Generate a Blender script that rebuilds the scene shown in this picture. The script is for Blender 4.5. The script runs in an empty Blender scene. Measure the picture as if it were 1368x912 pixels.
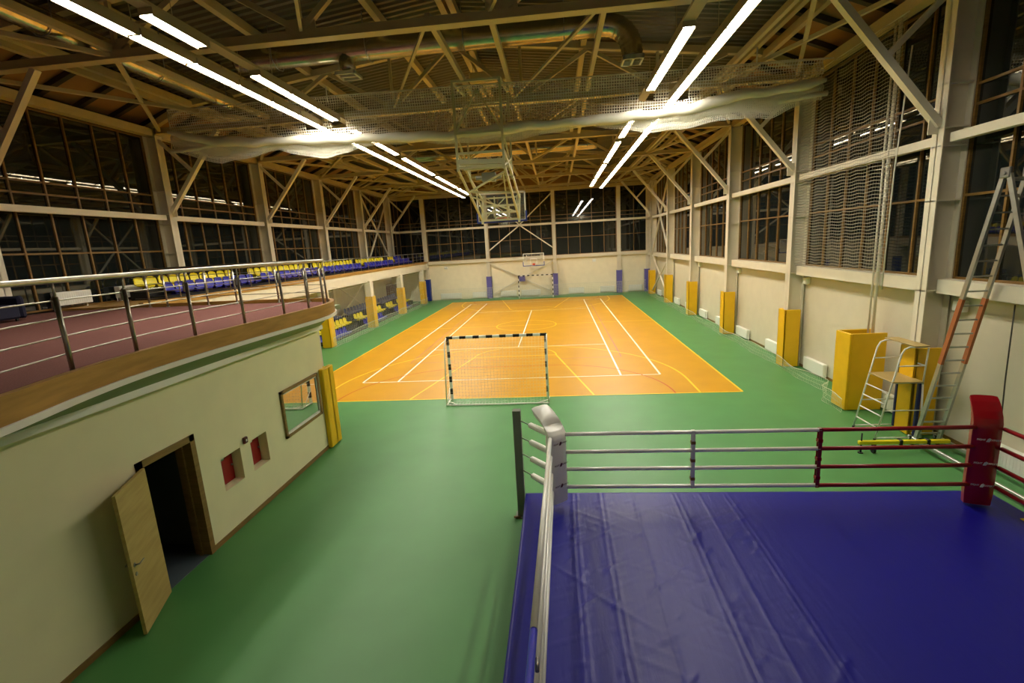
import bpy, math, random
import numpy as np
from mathutils import Vector, Matrix
random.seed(7)
scn = bpy.context.scene
COL = scn.collection
PI = math.pi

# ------------------------------------------------------------------ materials
def lin(c):
    return tuple(((v/255.0)/12.92 if v/255.0 <= 0.04045 else ((v/255.0+0.055)/1.055)**2.4) for v in c) + (1.0,)

def mat(name, rgb, rough=0.5, metal=0.0, spec=0.5, noise=0.0, nscale=8.0, bump=0.0, bscale=40.0, coat=0.0):
    m = bpy.data.materials.new(name); m.use_nodes = True
    nt = m.node_tree; b = nt.nodes['Principled BSDF']
    b.inputs['Base Color'].default_value = lin(rgb)
    b.inputs['Roughness'].default_value = rough
    b.inputs['Metallic'].default_value = metal
    b.inputs['Specular IOR Level'].default_value = spec
    b.inputs['Coat Weight'].default_value = coat
    tc = nt.nodes.new('ShaderNodeTexCoord')
    if noise > 0:
        n = nt.nodes.new('ShaderNodeTexNoise'); n.inputs['Scale'].default_value = nscale; n.inputs['Detail'].default_value = 4
        nt.links.new(tc.outputs['Object'], n.inputs['Vector'])
        r = nt.nodes.new('ShaderNodeValToRGB')
        c = lin(rgb)
        r.color_ramp.elements[0].position = 0.3; r.color_ramp.elements[1].position = 0.7
        r.color_ramp.elements[0].color = tuple(max(0, v*(1-noise)) for v in c[:3]) + (1,)
        r.color_ramp.elements[1].color = tuple(min(1, v*(1+noise)) for v in c[:3]) + (1,)
        nt.links.new(n.outputs['Fac'], r.inputs['Fac']); nt.links.new(r.outputs['Color'], b.inputs['Base Color'])
    if bump > 0:
        n2 = nt.nodes.new('ShaderNodeTexNoise'); n2.inputs['Scale'].default_value = bscale; n2.inputs['Detail'].default_value = 3
        nt.links.new(tc.outputs['Object'], n2.inputs['Vector'])
        bp = nt.nodes.new('ShaderNodeBump'); bp.inputs['Strength'].default_value = bump; bp.inputs['Distance'].default_value = 0.02
        nt.links.new(n2.outputs['Fac'], bp.inputs['Height']); nt.links.new(bp.outputs['Normal'], b.inputs['Normal'])
    return m

def emit(name, rgb, strength):
    m = bpy.data.materials.new(name); m.use_nodes = True
    b = m.node_tree.nodes['Principled BSDF']
    b.inputs['Base Color'].default_value = (0.8, 0.8, 0.8, 1)
    b.inputs['Emission Color'].default_value = lin(rgb)
    b.inputs['Emission Strength'].default_value = strength
    return m

def net_mat(name, rgb, cu, cv, tu, tv):
    """knotted netting: cells cu x cv metres in UV space, cord thickness tu / tv (0 = no cords that way)"""
    m = bpy.data.materials.new(name); m.use_nodes = True
    nt = m.node_tree; b = nt.nodes['Principled BSDF']; out = nt.nodes['Material Output']
    b.inputs['Base Color'].default_value = lin(rgb); b.inputs['Roughness'].default_value = 0.8
    uv = nt.nodes.new('ShaderNodeUVMap')
    sp = nt.nodes.new('ShaderNodeSeparateXYZ'); nt.links.new(uv.outputs['UV'], sp.inputs['Vector'])
    res = []
    for k, c, t in (('X', cu, tu), ('Y', cv, tv)):
        d = nt.nodes.new('ShaderNodeMath'); d.operation = 'DIVIDE'; d.inputs[1].default_value = c
        nt.links.new(sp.outputs[k], d.inputs[0])
        f = nt.nodes.new('ShaderNodeMath'); f.operation = 'FRACT'; nt.links.new(d.outputs[0], f.inputs[0])
        l = nt.nodes.new('ShaderNodeMath'); l.operation = 'LESS_THAN'; l.inputs[1].default_value = t/c
        nt.links.new(f.outputs[0], l.inputs[0]); res.append(l)
    mx = nt.nodes.new('ShaderNodeMath'); mx.operation = 'MAXIMUM'
    nt.links.new(res[0].outputs[0], mx.inputs[0]); nt.links.new(res[1].outputs[0], mx.inputs[1])
    tr = nt.nodes.new('ShaderNodeBsdfTransparent'); ms = nt.nodes.new('ShaderNodeMixShader')
    nt.links.new(mx.outputs[0], ms.inputs['Fac']); nt.links.new(tr.outputs[0], ms.inputs[1]); nt.links.new(b.outputs[0], ms.inputs[2])
    nt.links.new(ms.outputs[0], out.inputs['Surface'])
    return m

def wood_mat(name, a, b_, scale=3.0, rough=0.45):
    m = bpy.data.materials.new(name); m.use_nodes = True
    nt = m.node_tree; b = nt.nodes['Principled BSDF']; b.inputs['Roughness'].default_value = rough
    tc = nt.nodes.new('ShaderNodeTexCoord'); mp = nt.nodes.new('ShaderNodeMapping')
    mp.inputs['Scale'].default_value = (1.0, 1.0, 9.0)
    n = nt.nodes.new('ShaderNodeTexNoise'); n.inputs['Scale'].default_value = scale; n.inputs['Detail'].default_value = 6
    r = nt.nodes.new('ShaderNodeValToRGB'); r.color_ramp.elements[0].position = 0.35; r.color_ramp.elements[1].position = 0.65
    r.color_ramp.elements[0].color = lin(a); r.color_ramp.elements[1].color = lin(b_)
    nt.links.new(tc.outputs['Object'], mp.inputs['Vector']); nt.links.new(mp.outputs[0], n.inputs['Vector'])
    nt.links.new(n.outputs['Fac'], r.inputs['Fac']); nt.links.new(r.outputs['Color'], b.inputs['Base Color'])
    return m

M = {}
M['green'] = mat('green_sport_floor', (80, 139, 78), 0.47, spec=0.4, noise=0.05, nscale=1.2)
M['orange'] = mat('orange_sport_floor', (202, 146, 6), 0.45, spec=0.4, noise=0.05, nscale=0.9)
M['line_white'] = mat('white_line_paint', (240, 238, 225), 0.5)
M['line_yellow'] = mat('yellow_line_paint', (250, 205, 40), 0.5)
M['line_brown'] = mat('brown_line_paint', (190, 85, 30), 0.5)
M['line_purple'] = mat('purple_line_paint', (190, 120, 100), 0.5)
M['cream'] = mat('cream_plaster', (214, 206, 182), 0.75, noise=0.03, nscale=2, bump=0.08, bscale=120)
M['cream_far'] = mat('brightened_cream_plaster', (246, 236, 206), 0.75, noise=0.03, nscale=2, bump=0.08, bscale=120)  # same cream plaster, lightened so the far wall looks better lit
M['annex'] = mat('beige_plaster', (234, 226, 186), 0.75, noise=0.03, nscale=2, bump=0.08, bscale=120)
M['soffit'] = mat('shaded_soffit_tint', (150, 158, 124), 0.8)  # underside shade and green floor bounce put into the colour
M['steel_white'] = mat('white_painted_steel', (226, 218, 196), 0.45, noise=0.03, nscale=3)
M['truss'] = mat('ivory_painted_roof_steel', (196, 180, 138), 0.5, noise=0.05, nscale=3)
M['deck'] = mat('grey_corrugated_deck', (96, 89, 74), 0.5, 0.3)
M['slope'] = mat('tan_roof_panel', (150, 112, 74), 0.7, noise=0.08, nscale=1.5)
M['rafter'] = mat('dark_rafter', (52, 44, 34), 0.7)
M['mullion'] = wood_mat('varnished_window_timber', (116, 84, 34), (136, 102, 44))
M['glass'] = mat('night_window_glass', (26, 31, 30), 0.02, spec=0.9)
M['yellow_pad'] = mat('yellow_padding', (236, 186, 14), 0.5, noise=0.04, nscale=3, bump=0.1, bscale=15)
M['purple_pad'] = mat('violet_blue_padding', (98, 92, 168), 0.5, noise=0.04, nscale=3)
M['blue_pad'] = mat('deep_blue_padding', (20, 46, 140), 0.5)
M['radiator'] = mat('radiator_enamel', (240, 240, 230), 0.4)
M['dark'] = mat('dark_rubber', (26, 26, 26), 0.6)
M['black'] = mat('black_paint', (16, 16, 16), 0.45)
M['white'] = mat('white_paint', (238, 236, 226), 0.45)
M['carpet'] = mat('rose_carpet', (122, 82, 76), 0.95, spec=0.1, noise=0.22, nscale=60, bump=0.5, bscale=220)
M['curb_wood'] = wood_mat('honey_veneer', (156, 116, 50), (178, 134, 62), 1.6)
M['oak'] = wood_mat('light_oak_veneer', (172, 146, 84), (186, 160, 98), 2.0)
M['door_frame'] = wood_mat('brown_door_timber', (120, 92, 46), (140, 108, 58), 3.0)
M['steel'] = mat('brushed_stainless', (168, 164, 152), 0.28, 1.0, noise=0.08, nscale=12)
M['alu'] = mat('ladder_aluminium', (176, 178, 170), 0.36, 0.75, noise=0.08, nscale=10)
M['duct'] = mat('galvanised_duct', (196, 186, 162), 0.24, 0.95, noise=0.12, nscale=6)
M['seat_yellow'] = mat('yellow_seat_plastic', (234, 216, 24), 0.4)
M['seat_blue'] = mat('blue_seat_plastic', (44, 46, 170), 0.4)
M['seat_violet'] = mat('slate_blue_seat_plastic', (94, 96, 160), 0.45)
M['riser'] = mat('black_riser', (22, 22, 22), 0.6)
M['red_cab'] = mat('red_cabinet_enamel', (150, 16, 24), 0.4)
M['maroon'] = mat('maroon_alarm', (84, 14, 22), 0.4)
M['paper'] = mat('white_paper', (232, 230, 222), 0.7)
M['mirror'] = mat('mirror_silver', (190, 186, 176), 0.02, 1.0)
M['vinyl_red'] = mat('red_vinyl', (150, 14, 26), 0.24, spec=0.6, bump=0.12, bscale=6)
M['vinyl_white'] = mat('white_vinyl', (248, 246, 238), 0.3, bump=0.12, bscale=6)
M['rope_red'] = mat('red_rope_sleeve', (140, 14, 24), 0.35)
M['rope_white'] = mat('white_rope_sleeve', (250, 249, 243), 0.28, spec=0.7, coat=0.4)
M['rope_blue'] = mat('blue_rope_sleeve', (34, 34, 170), 0.35)
M['apron'] = mat('blue_apron_vinyl', (24, 20, 112), 0.45)
M['post_grey'] = mat('grey_ring_post', (134, 136, 126), 0.45, 0.1)
M['strap'] = mat('brown_strap', (120, 84, 40), 0.6)
M['hinge'] = mat('zinc_hardware', (150, 150, 146), 0.35, 0.9)
M['hoist'] = mat('pale_green_hoist_paint', (208, 206, 168), 0.45)
M['hoop'] = mat('orange_hoop', (220, 70, 26), 0.45)
M['navy'] = mat('navy_paint', (26, 28, 86), 0.45)
M['navy_fabric'] = mat('navy_upholstery', (18, 20, 48), 0.8, bump=0.2, bscale=90)
M['outrigger'] = mat('yellow_outrigger_paint', (232, 214, 24), 0.4)
M['orange_rail'] = mat('orange_fibreglass', (178, 104, 60), 0.5)
M['lamp'] = emit('fluorescent_diffuser', (255, 248, 230), 63.0)
M['housing'] = mat('lamp_housing', (170, 156, 124), 0.5)
M['cord'] = mat('white_net_cord', (226, 222, 204), 0.8)
M['cable'] = mat('dark_cable', (60, 56, 46), 0.6)
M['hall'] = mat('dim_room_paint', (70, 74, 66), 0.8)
M['blue_lino'] = mat('blue_grey_lino', (84, 96, 104), 0.5)
M['brown_door'] = mat('brown_steel_door', (96, 62, 48), 0.5)
M['clear'] = mat('clear_backboard', (230, 232, 228), 0.05)
def _clear():
    m = M['clear']; nt = m.node_tree; b = nt.nodes['Principled BSDF']; out = nt.nodes['Material Output']
    tr = nt.nodes.new('ShaderNodeBsdfTransparent'); ms = nt.nodes.new('ShaderNodeMixShader'); ms.inputs['Fac'].default_value = 0.07
    nt.links.new(tr.outputs[0], ms.inputs[1]); nt.links.new(b.outputs[0], ms.inputs[2]); nt.links.new(ms.outputs[0], out.inputs['Surface'])
_clear()
M['net_curtain'] = net_mat('white_curtain_net', (238, 234, 220), 0.075, 0.075, 0.021, 0.021)
M['net_gather'] = net_mat('white_gathered_net', (238, 234, 216), 0.05, 0.05, 0.022, 0.016)
M['net_goal'] = net_mat('white_goal_net', (236, 234, 220), 0.10, 0.10, 0.004, 0.004)
M['net_wall'] = net_mat('pale_wall_net', (216, 214, 190), 0.10, 0.10, 0.010, 0.010)
M['net_low'] = net_mat('pale_slack_net', (210, 218, 190), 0.08, 0.12, 0.012, 0.008)
M['net_stand'] = net_mat('white_stand_net', (224, 222, 204), 0.20, 0.50, 0.016, 0.005)
M['net_window'] = net_mat('grey_window_net', (150, 144, 124), 0.10, 0.085, 0.005, 0.014)

def vinyl_canvas():
    """ring canvas: deep blue vinyl with long seams and shallow creases"""
    m = bpy.data.materials.new('blue_ring_vinyl'); m.use_nodes = True
    nt = m.node_tree; b = nt.nodes['Principled BSDF']
    b.inputs['Base Color'].default_value = lin((13, 12, 130)); b.inputs['Roughness'].default_value = 0.42
    b.inputs['Specular IOR Level'].default_value = 0.28
    tc = nt.nodes.new('ShaderNodeTexCoord')
    mp = nt.nodes.new('ShaderNodeMapping'); mp.inputs['Scale'].default_value = (5.0, 1.1, 1.0); mp.inputs['Rotation'].default_value = (0, 0, 0.5)
    n = nt.nodes.new('ShaderNodeTexNoise'); n.inputs['Scale'].default_value = 1.6; n.inputs['Detail'].default_value = 5; n.inputs['Distortion'].default_value = 0.6
    nt.links.new(tc.outputs['Object'], mp.inputs['Vector']); nt.links.new(mp.outputs[0], n.inputs['Vector'])
    mp2 = nt.nodes.new('ShaderNodeMapping'); mp2.inputs['Rotation'].default_value = (0, 0, -0.85); mp2.inputs['Scale'].default_value = (9.0, 1.2, 1.0)
    n2 = nt.nodes.new('ShaderNodeTexNoise'); n2.inputs['Scale'].default_value = 1.3; n2.inputs['Detail'].default_value = 3
    nt.links.new(tc.outputs['Object'], mp2.inputs['Vector']); nt.links.new(mp2.outputs[0], n2.inputs['Vector'])
    ad = nt.nodes.new('ShaderNodeMath'); ad.operation = 'ADD'
    nt.links.new(n.outputs['Fac'], ad.inputs[0]); nt.links.new(n2.outputs['Fac'], ad.inputs[1])
    bp = nt.nodes.new('ShaderNodeBump'); bp.inputs['Strength'].default_value = 0.10; bp.inputs['Distance'].default_value = 0.03
    nt.links.new(ad.outputs[0], bp.inputs['Height']); nt.links.new(bp.outputs['Normal'], b.inputs['Normal'])
    return m
M['canvas'] = vinyl_canvas()

# ------------------------------------------------------------------ mesh builder
class MB:
    def __init__(s): s.v = []; s.f = []; s.uv = {}; s.smooth = set()
    def add(s, vs, fs, smooth=False):
        o = len(s.v); s.v += [tuple(p) for p in vs]
        for f in fs:
            if smooth: s.smooth.add(len(s.f))
            s.f.append(tuple(i+o for i in f))
        return s
    def box(s, x0, x1, y0, y1, z0, z1):
        return s.add([(x0,y0,z0),(x1,y0,z0),(x1,y1,z0),(x0,y1,z0),(x0,y0,z1),(x1,y0,z1),(x1,y1,z1),(x0,y1,z1)],
                     [(3,2,1,0),(4,5,6,7),(0,1,5,4),(1,2,6,5),(2,3,7,6),(3,0,4,7)])
    def rbox(s, x0, x1, y0, y1, z0, z1, c=0.02):
        """box with chamfered edges"""
        c = min(c, (x1-x0)*.45, (y1-y0)*.45, (z1-z0)*.45)
        vs = []; X=(x0,x1); Y=(y0,y1); Z=(z0,z1)
        idx = {}
        for i in (0,1):
            for j in (0,1):
                for k in (0,1):
                    sx, sy, sz = (1-2*i)*c, (1-2*j)*c, (1-2*k)*c
                    p = (X[i], Y[j], Z[k])
                    for a, q in (('x',(p[0],p[1]+sy,p[2]+sz)),('y',(p[0]+sx,p[1],p[2]+sz)),('z',(p[0]+sx,p[1]+sy,p[2]))):
                        idx[i,j,k,a] = len(vs); vs.append(q)
        fs = []
        for i in (0,1):
            f = [idx[i,0,0,'x'],idx[i,1,0,'x'],idx[i,1,1,'x'],idx[i,0,1,'x']]; fs.append(f if i else f[::-1])
            f = [idx[0,i,0,'y'],idx[1,i,0,'y'],idx[1,i,1,'y'],idx[0,i,1,'y']]; fs.append(f[::-1] if i else f)
            f = [idx[0,0,i,'z'],idx[1,0,i,'z'],idx[1,1,i,'z'],idx[0,1,i,'z']]; fs.append(f if i else f[::-1])
        for i in (0,1):
            for j in (0,1):
                fs.append([idx[i,j,0,'x'],idx[i,j,1,'x'],idx[i,j,1,'y'],idx[i,j,0,'y']])
                fs.append([idx[i,0,j,'x'],idx[i,1,j,'x'],idx[i,1,j,'z'],idx[i,0,j,'z']])
                fs.append([idx[0,i,j,'y'],idx[1,i,j,'y'],idx[1,i,j,'z'],idx[0,i,j,'z']])
                for k in (0,1): fs.append([idx[i,j,k,'x'],idx[i,j,k,'y'],idx[i,j,k,'z']])
        return s.add(vs, fs)
    def bar(s, a, b, w, h=None, up=(0,0,1)):
        """rectangular bar from a to b; w across, h along up"""
        h = w if h is None else h
        a = Vector(a); b = Vector(b); d = (b-a).normalized(); u = Vector(up)
        if abs(d.dot(u)) > 0.98: u = Vector((0,1,0))
        r = d.cross(u).normalized(); u = r.cross(d).normalized()
        vs = []
        for p in (a, b):
            for sx, sy in ((-1,-1),(1,-1),(1,1),(-1,1)): vs.append(p + r*sx*w/2 + u*sy*h/2)
        return s.add(vs, [(0,3,2,1),(4,5,6,7),(0,1,5,4),(1,2,6,5),(2,3,7,6),(3,0,4,7)])
    def tube(s, pts, r, n=10, cap=True):
        pts = [Vector(p) for p in pts]
        rs = r if isinstance(r, (list, tuple)) else [r]*len(pts)
        ref = None; rings = []
        for i, p in enumerate(pts):
            d = (pts[min(i+1, len(pts)-1)] - pts[max(i-1, 0)]).normalized()
            if ref is None:
                ref = Vector((0,0,1)) if abs(d.z) < 0.9 else Vector((1,0,0))
            x = d.cross(ref)
            if x.length < 1e-4: x = d.cross(Vector((0,1,0)))
            x.normalize(); y = x.cross(d).normalized(); ref = y
            rings.append([p + (x*math.cos(2*PI*k/n) + y*math.sin(2*PI*k/n))*rs[i] for k in range(n)])
        o = len(s.v)
        for rg in rings: s.v += [tuple(q) for q in rg]
        for i in range(len(pts)-1):
            for k in range(n):
                s.smooth.add(len(s.f))
                s.f.append((o+i*n+k, o+i*n+(k+1)%n, o+(i+1)*n+(k+1)%n, o+(i+1)*n+k))
        if cap:
            s.f.append(tuple(o+k for k in range(n))[::-1]); s.f.append(tuple(o+(len(pts)-1)*n+k for k in range(n)))
        return s
    def prism(s, poly, z0, z1):
        n = len(poly)
        vs = [(x,y,z0) for x,y in poly] + [(x,y,z1) for x,y in poly]
        fs = [tuple(range(n))[::-1], tuple(range(n,2*n))] + [(i,(i+1)%n,n+(i+1)%n,n+i) for i in range(n)]
        return s.add(vs, fs)
    def grid(s, fn, nu, nv, uvfn=None, smooth=True):
        """surface fn(i,j) for 0..nu, 0..nv, with optional uv"""
        o = len(s.v)
        for j in range(nv+1):
            for i in range(nu+1): s.v.append(tuple(fn(i, j)))
        for j in range(nv):
            for i in range(nu):
                if smooth: s.smooth.add(len(s.f))
                if uvfn: s.uv[len(s.f)] = [uvfn(i,j), uvfn(i+1,j), uvfn(i+1,j+1), uvfn(i,j+1)]
                s.f.append((o+j*(nu+1)+i, o+j*(nu+1)+i+1, o+(j+1)*(nu+1)+i+1, o+(j+1)*(nu+1)+i))
        return s
    def build(s, name, material, parent=None, origin=None):
        me = bpy.data.meshes.new(name)
        v = s.v
        me.from_pydata(v, [], s.f)
        if s.uv:
            ul = me.uv_layers.new(name='UVMap')
            for p in me.polygons:
                q = s.uv.get(p.index)
                if q:
                    for li, c in zip(p.loop_indices, q): ul.data[li].uv = c
        for p in me.polygons:
            if p.index in s.smooth: p.use_smooth = True
        me.materials.append(material); me.update()
        o = bpy.data.objects.new(name, me); COL.objects.link(o)
        if parent is not None: o.parent = parent; 
        if origin is not None:
            me.transform(Matrix.Translation(-Vector(origin))); o.location = origin
        elif parent is not None:
            L = Vector(parent.get('_w', (0,0,0))); me.transform(Matrix.Translation(-L))
            o['_w'] = tuple(L)
        return o

def pieces(name, m, parent, items, how='tube'):
    """one mesh per piece: items are argument tuples for MB.<how>"""
    out = []
    for it in items:
        q = MB(); getattr(q, how)(*it); out.append(q.build(name, m, parent))
    return out

WORDS = ['first','second','third','fourth','fifth','sixth','seventh','eighth','ninth','tenth','eleventh','twelfth','thirteenth','fourteenth','fifteenth','sixteenth','seventeenth','eighteenth','nineteenth','twentieth']
TENS = {20:'twenty',30:'thirty',40:'forty',50:'fifty'}
def nth(i):
    i += 1
    if i <= 20: return WORDS[i-1]
    t = i//10*10
    return (TENS[t][:-1]+'ieth') if i == t else TENS[t] + '-' + WORDS[i-t-1]

def tag(o, label, cat, group=None, kind=None):
    o['label'] = label; o['category'] = cat
    if group: o['group'] = group
    if kind: o['kind'] = kind
    return o
def struct(o): o['kind'] = 'structure'; return o
def thing(name, loc, label, cat, group=None):
    o = bpy.data.objects.new(name, None); COL.objects.link(o); o.location = loc; o.empty_display_size = 0.2
    o['_w'] = tuple(loc)
    return tag(o, label, cat, group)
def clone(root, loc=None):
    r = root.copy(); COL.objects.link(r)
    if loc is not None: r.location = loc; r['_w'] = tuple(loc)
    for ch in root.children:
        c = ch.copy(); COL.objects.link(c); c.parent = r
        for g in ch.children:
            d = g.copy(); COL.objects.link(d); d.parent = c
    return r
def lerp(a, b, t): return a + (b-a)*t
def interp(tab, x):
    if x <= tab[0][0]: return tab[0][1]
    for (x0, y0), (x1, y1) in zip(tab, tab[1:]):
        if x <= x1: return lerp(y0, y1, (x-x0)/(x1-x0))
    return tab[-1][1]
def smooth_poly(pts, n=4):
    """Catmull-Rom through pts"""
    out = []
    P = [Vector(p) for p in pts]
    for i in range(len(P)-1):
        p0 = P[max(i-1,0)]; p1 = P[i]; p2 = P[i+1]; p3 = P[min(i+2,len(P)-1)]
        for k in range(n):
            t = k/n
            out.append(0.5*((2*p1)+(p2-p0)*t+(2*p0-5*p1+4*p2-p3)*t*t+(3*p1-p0-3*p2+p3)*t*t*t))
    out.append(P[-1]); return out

# ------------------------------------------------------------------ camera
cam = bpy.data.cameras.new('camera'); co = bpy.data.objects.new('camera', cam); COL.objects.link(co)
cx, cy, cz, yaw, pitch, roll, foc = 1.976, -16.9016, 4.7768, -0.1009, -0.1968, -0.0566, 641.85
fw = Vector((math.sin(yaw)*math.cos(pitch), math.cos(yaw)*math.cos(pitch), math.sin(pitch)))
r0 = Vector((math.cos(yaw), -math.sin(yaw), 0)); u0 = r0.cross(fw)
r1 = r0*math.cos(roll) + u0*math.sin(roll); u1 = -r0*math.sin(roll) + u0*math.cos(roll)
mw = Matrix((r1, u1, -fw)).transposed().to_4x4(); mw.translation = (cx, cy, cz)
co.matrix_world = mw
cam.sensor_width = 36.0; cam.lens = foc/1368*36.0; cam.clip_start = 0.05; cam.clip_end = 200
scn.camera = co

# ------------------------------------------------------------------ constants of the hall
BAY = [-18.0, -11.75, -5.5, 0.75, 7.0, 13.25, 19.5, 25.75]     # column lines along the hall
XR, XL = 9.95, -12.5                                          # inner faces of the columns
WR, WL = 10.5, -13.05                                         # right and left wall faces
YF, YB = 28.5, -18.6                                          # far and rear wall faces
ZS, ZM, ZT = 3.55, 6.45, 9.45                                 # sill, middle rail and eaves
ZB = 3.6                                                      # balcony level

# ------------------------------------------------------------------ floor and court
fl = MB().box(-13.4, 10.9, YB-0.4, YF+0.4, -0.2, 0.0).build('floor', M['green']); struct(fl)
def sub(mb, name, m): return mb.build(name, m, fl)
sub(MB().box(-7.5, 7.5, -2.2, 25.8, 0.0, 0.004), 'court_surface', M['orange'])
def flat_line(mb, pts, w, z=0.008):
    pts = [Vector((p[0], p[1])) for p in pts]
    L = []; R = []
    for i, p in enumerate(pts):
        d = (pts[min(i+1,len(pts)-1)] - pts[max(i-1,0)]).normalized(); n = Vector((-d.y, d.x))
        L.append(p+n*w/2); R.append(p-n*w/2)
    k = len(pts); vs = [(q.x,q.y,z) for q in L] + [(q.x,q.y,z) for q in R]
    mb.add(vs, [(i+1, i, k+i, k+i+1) for i in range(k-1)])
def arc(cx_, cy_, r, a0, a1, n=40): return [(cx_+r*math.cos(lerp(a0,a1,i/n)), cy_+r*math.sin(lerp(a0,a1,i/n))) for i in range(n+1)]
yl = MB(); W = 0.06
for a, b in (((-7.5,-2.2),(7.5,-2.2)),((7.5,-2.2),(7.5,25.8)),((7.5,25.8),(-7.5,25.8)),((-7.5,25.8),(-7.5,-2.2)),((-7.5,11.8),(7.5,11.8))): flat_line(yl, (a,b), W)
flat_line(yl, arc(0, 11.8, 1.8, 0, 2*PI, 56), W)
for s, yb in ((1,-2.2),(-1,25.8)):
    for sx in (1,-1): flat_line(yl, ((3*sx,yb),(1.8*sx,yb+s*5.8)), W)
    flat_line(yl, ((-1.8,yb+s*5.8),(1.8,yb+s*5.8)), W)
    flat_line(yl, [(p[0], yb+s*(p[1])) for p in arc(0,5.8,1.8,0,PI)], W)
    flat_line(yl, [(6.25,yb)]+[(p[0], yb+s*p[1]) for p in arc(0,1.575,6.25,0,PI,60)]+[(-6.25,yb)], W)
sub(yl, 'yellow_lines', M['line_yellow'])
wl = MB()
for a, b in (((-5.485,0),(5.485,0)),((-5.485,23.77),(5.485,23.77)),((-4.115,5.485),(4.115,5.485)),((-4.115,18.285),(4.115,18.285)),((0,5.485),(0,18.285))): flat_line(wl, (a,b), 0.06, 0.010)
for x in (-5.485,-4.115,4.115,5.485): flat_line(wl, ((x,0),(x,23.77)), 0.07, 0.010)
sub(wl, 'white_lines', M['line_white'])
bl = MB()
for s, yb in ((1,-2.2),(-1,25.8)):
    flat_line(bl, [(p[0], yb+s*p[1]) for p in arc(1.5,0,4.0,0,PI/2)+arc(-1.5,0,4.0,PI/2,PI)], 0.05, 0.012)
sub(bl, 'brown_lines', M['line_brown'])
pl = MB()
for a, b in (((-4.5,2.9),(4.5,2.9)),((-4.5,20.9),(4.5,20.9)),((-4.5,2.9),(-4.5,20.9)),((4.5,2.9),(4.5,20.9))): flat_line(pl, (a,b), 0.05, 0.006)
sub(pl, 'purple_lines', M['line_purple'])

# ------------------------------------------------------------------ walls
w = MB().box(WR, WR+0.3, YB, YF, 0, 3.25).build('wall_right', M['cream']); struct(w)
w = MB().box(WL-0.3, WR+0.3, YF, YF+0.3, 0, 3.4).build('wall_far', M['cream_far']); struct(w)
w = MB().box(WL-0.3, WR+0.3, YF, YF+0.3, 9.5, 11.9).build('wall_far_gable', M['slope']); struct(w)
w = MB().box(WL-0.3, WL, YB, YF, 0, ZB).build('wall_left_lower', M['cream']); struct(w)
w = MB().box(WL-0.3, WR+0.3, YB-0.3, YB, 0, 12).build('wall_rear', M['cream']); struct(w)
# right sill beam, rails, eaves beams
def sbeam(name, m, *boxes):
    b = MB()
    for q in boxes: b.box(*q)
    return struct(b.build(name, m))
for k in range(len(BAY)):
    y0 = BAY[k]+0.16; y1 = (BAY[k+1] if k+1 < len(BAY) else YF)-0.16
    sbeam('sill_beam', M['steel_white'], (10.16, WR, y0, y1, 3.25, ZS))
    sbeam('rail_beam', M['steel_white'], (10.08, 10.26, y0, y1, 6.36, 6.54))
    sbeam('rail_beam', M['steel_white'], (-12.81, -12.63, y0, y1, 6.44, 6.62))
    sbeam('eaves_beam', M['truss'], (10.0, 10.3, BAY[k]-0.16 if k else YB, y1+0.16, 9.42, 9.68))
    sbeam('eaves_beam', M['truss'], (-12.85, -12.55, BAY[k]-0.16 if k else YB, y1+0.16, 9.42, 9.68))
FX = [-12.9, -10.3, -4.4, 1.8, 7.62, 10.35]
for k in range(5):
    x0 = FX[k]+0.16; x1 = FX[k+1]-0.16
    sbeam('sill_beam', M['steel_white'], (x0, x1, 28.2, YF, 3.4, 3.68))
    sbeam('rail_beam', M['steel_white'], (x0, x1, 28.12, 28.3, 6.46, 6.64))
    sbeam('eaves_beam', M['truss'], (FX[k], FX[k+1], 28.05, 28.35, 9.4, 9.65))

# windows: varnished timber grids with night-dark panes
def window(n, axis, plane, a0, a1, z0, z1, cols, trans):
    """axis 'x': the window lies in x = plane and runs a0..a1 along y; 'y': the other way round"""
    f = MB(); p = MB(); t = 0.05
    sgn = -1 if plane > 0 else 1
    def add(mb, u0, u1, za, zb, d0, d1):
        if axis == 'x': mb.box(min(plane+sgn*d0, plane+sgn*d1), max(plane+sgn*d0, plane+sgn*d1), u0, u1, za, zb)
        else: mb.box(u0, u1, plane-max(d0,d1), plane-min(d0,d1), za, zb)
    add(p, a0, a1, z0, z1, -0.04, 0.0)
    for i in range(cols+1):
        u = lerp(a0+t/2, a1-t/2, i/cols); add(f, u-t/2, u+t/2, z0, z1, 0.0, 0.05)
    for z in [z0+t/2, z1-t/2] + trans: add(f, a0, a1, z-t/2, z+t/2, 0.0, 0.045)
    o = p.build('window_%d' % n, M['glass']); struct(o)
    f.build('window_frame', M['mullion'], o)
wn = 1
for k in range(len(BAY)):
    y0 = BAY[k]+0.17; y1 = (BAY[k+1] if k+1 < len(BAY) else YF)-0.17
    nc = 6 if y1-y0 > 4 else 3
    window(wn, 'x', WR, y0, y1, ZS, 9.45, nc, [5.28, 7.04, 7.42]); wn += 1
    window(wn, 'x', WL, y0, y1, ZB+0.05, 9.45, nc, [5.30, 7.02, 7.36]); wn += 1
for k in range(5):
    x0 = FX[k]+0.17; x1 = FX[k+1]-0.17
    window(wn, 'y', YF, x0, x1, 3.68, 9.45, max(2, int((x1-x0)/0.95)), [5.25, 6.95, 7.28]); wn += 1
# solid backing of the window strips, so that nothing shows past them
struct(MB().box(WR+0.06, WR+0.3, YB, YF, 3.25, 12).build('wall_right_outer', M['dark']))
struct(MB().box(WL-0.3, WL-0.06, YB, YF, ZB, 12).build('wall_left_outer', M['dark']))
struct(MB().box(WL-0.3, WR+0.3, YF+0.06, YF+0.3, 3.4, 9.5).build('wall_far_outer', M['dark']))

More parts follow.
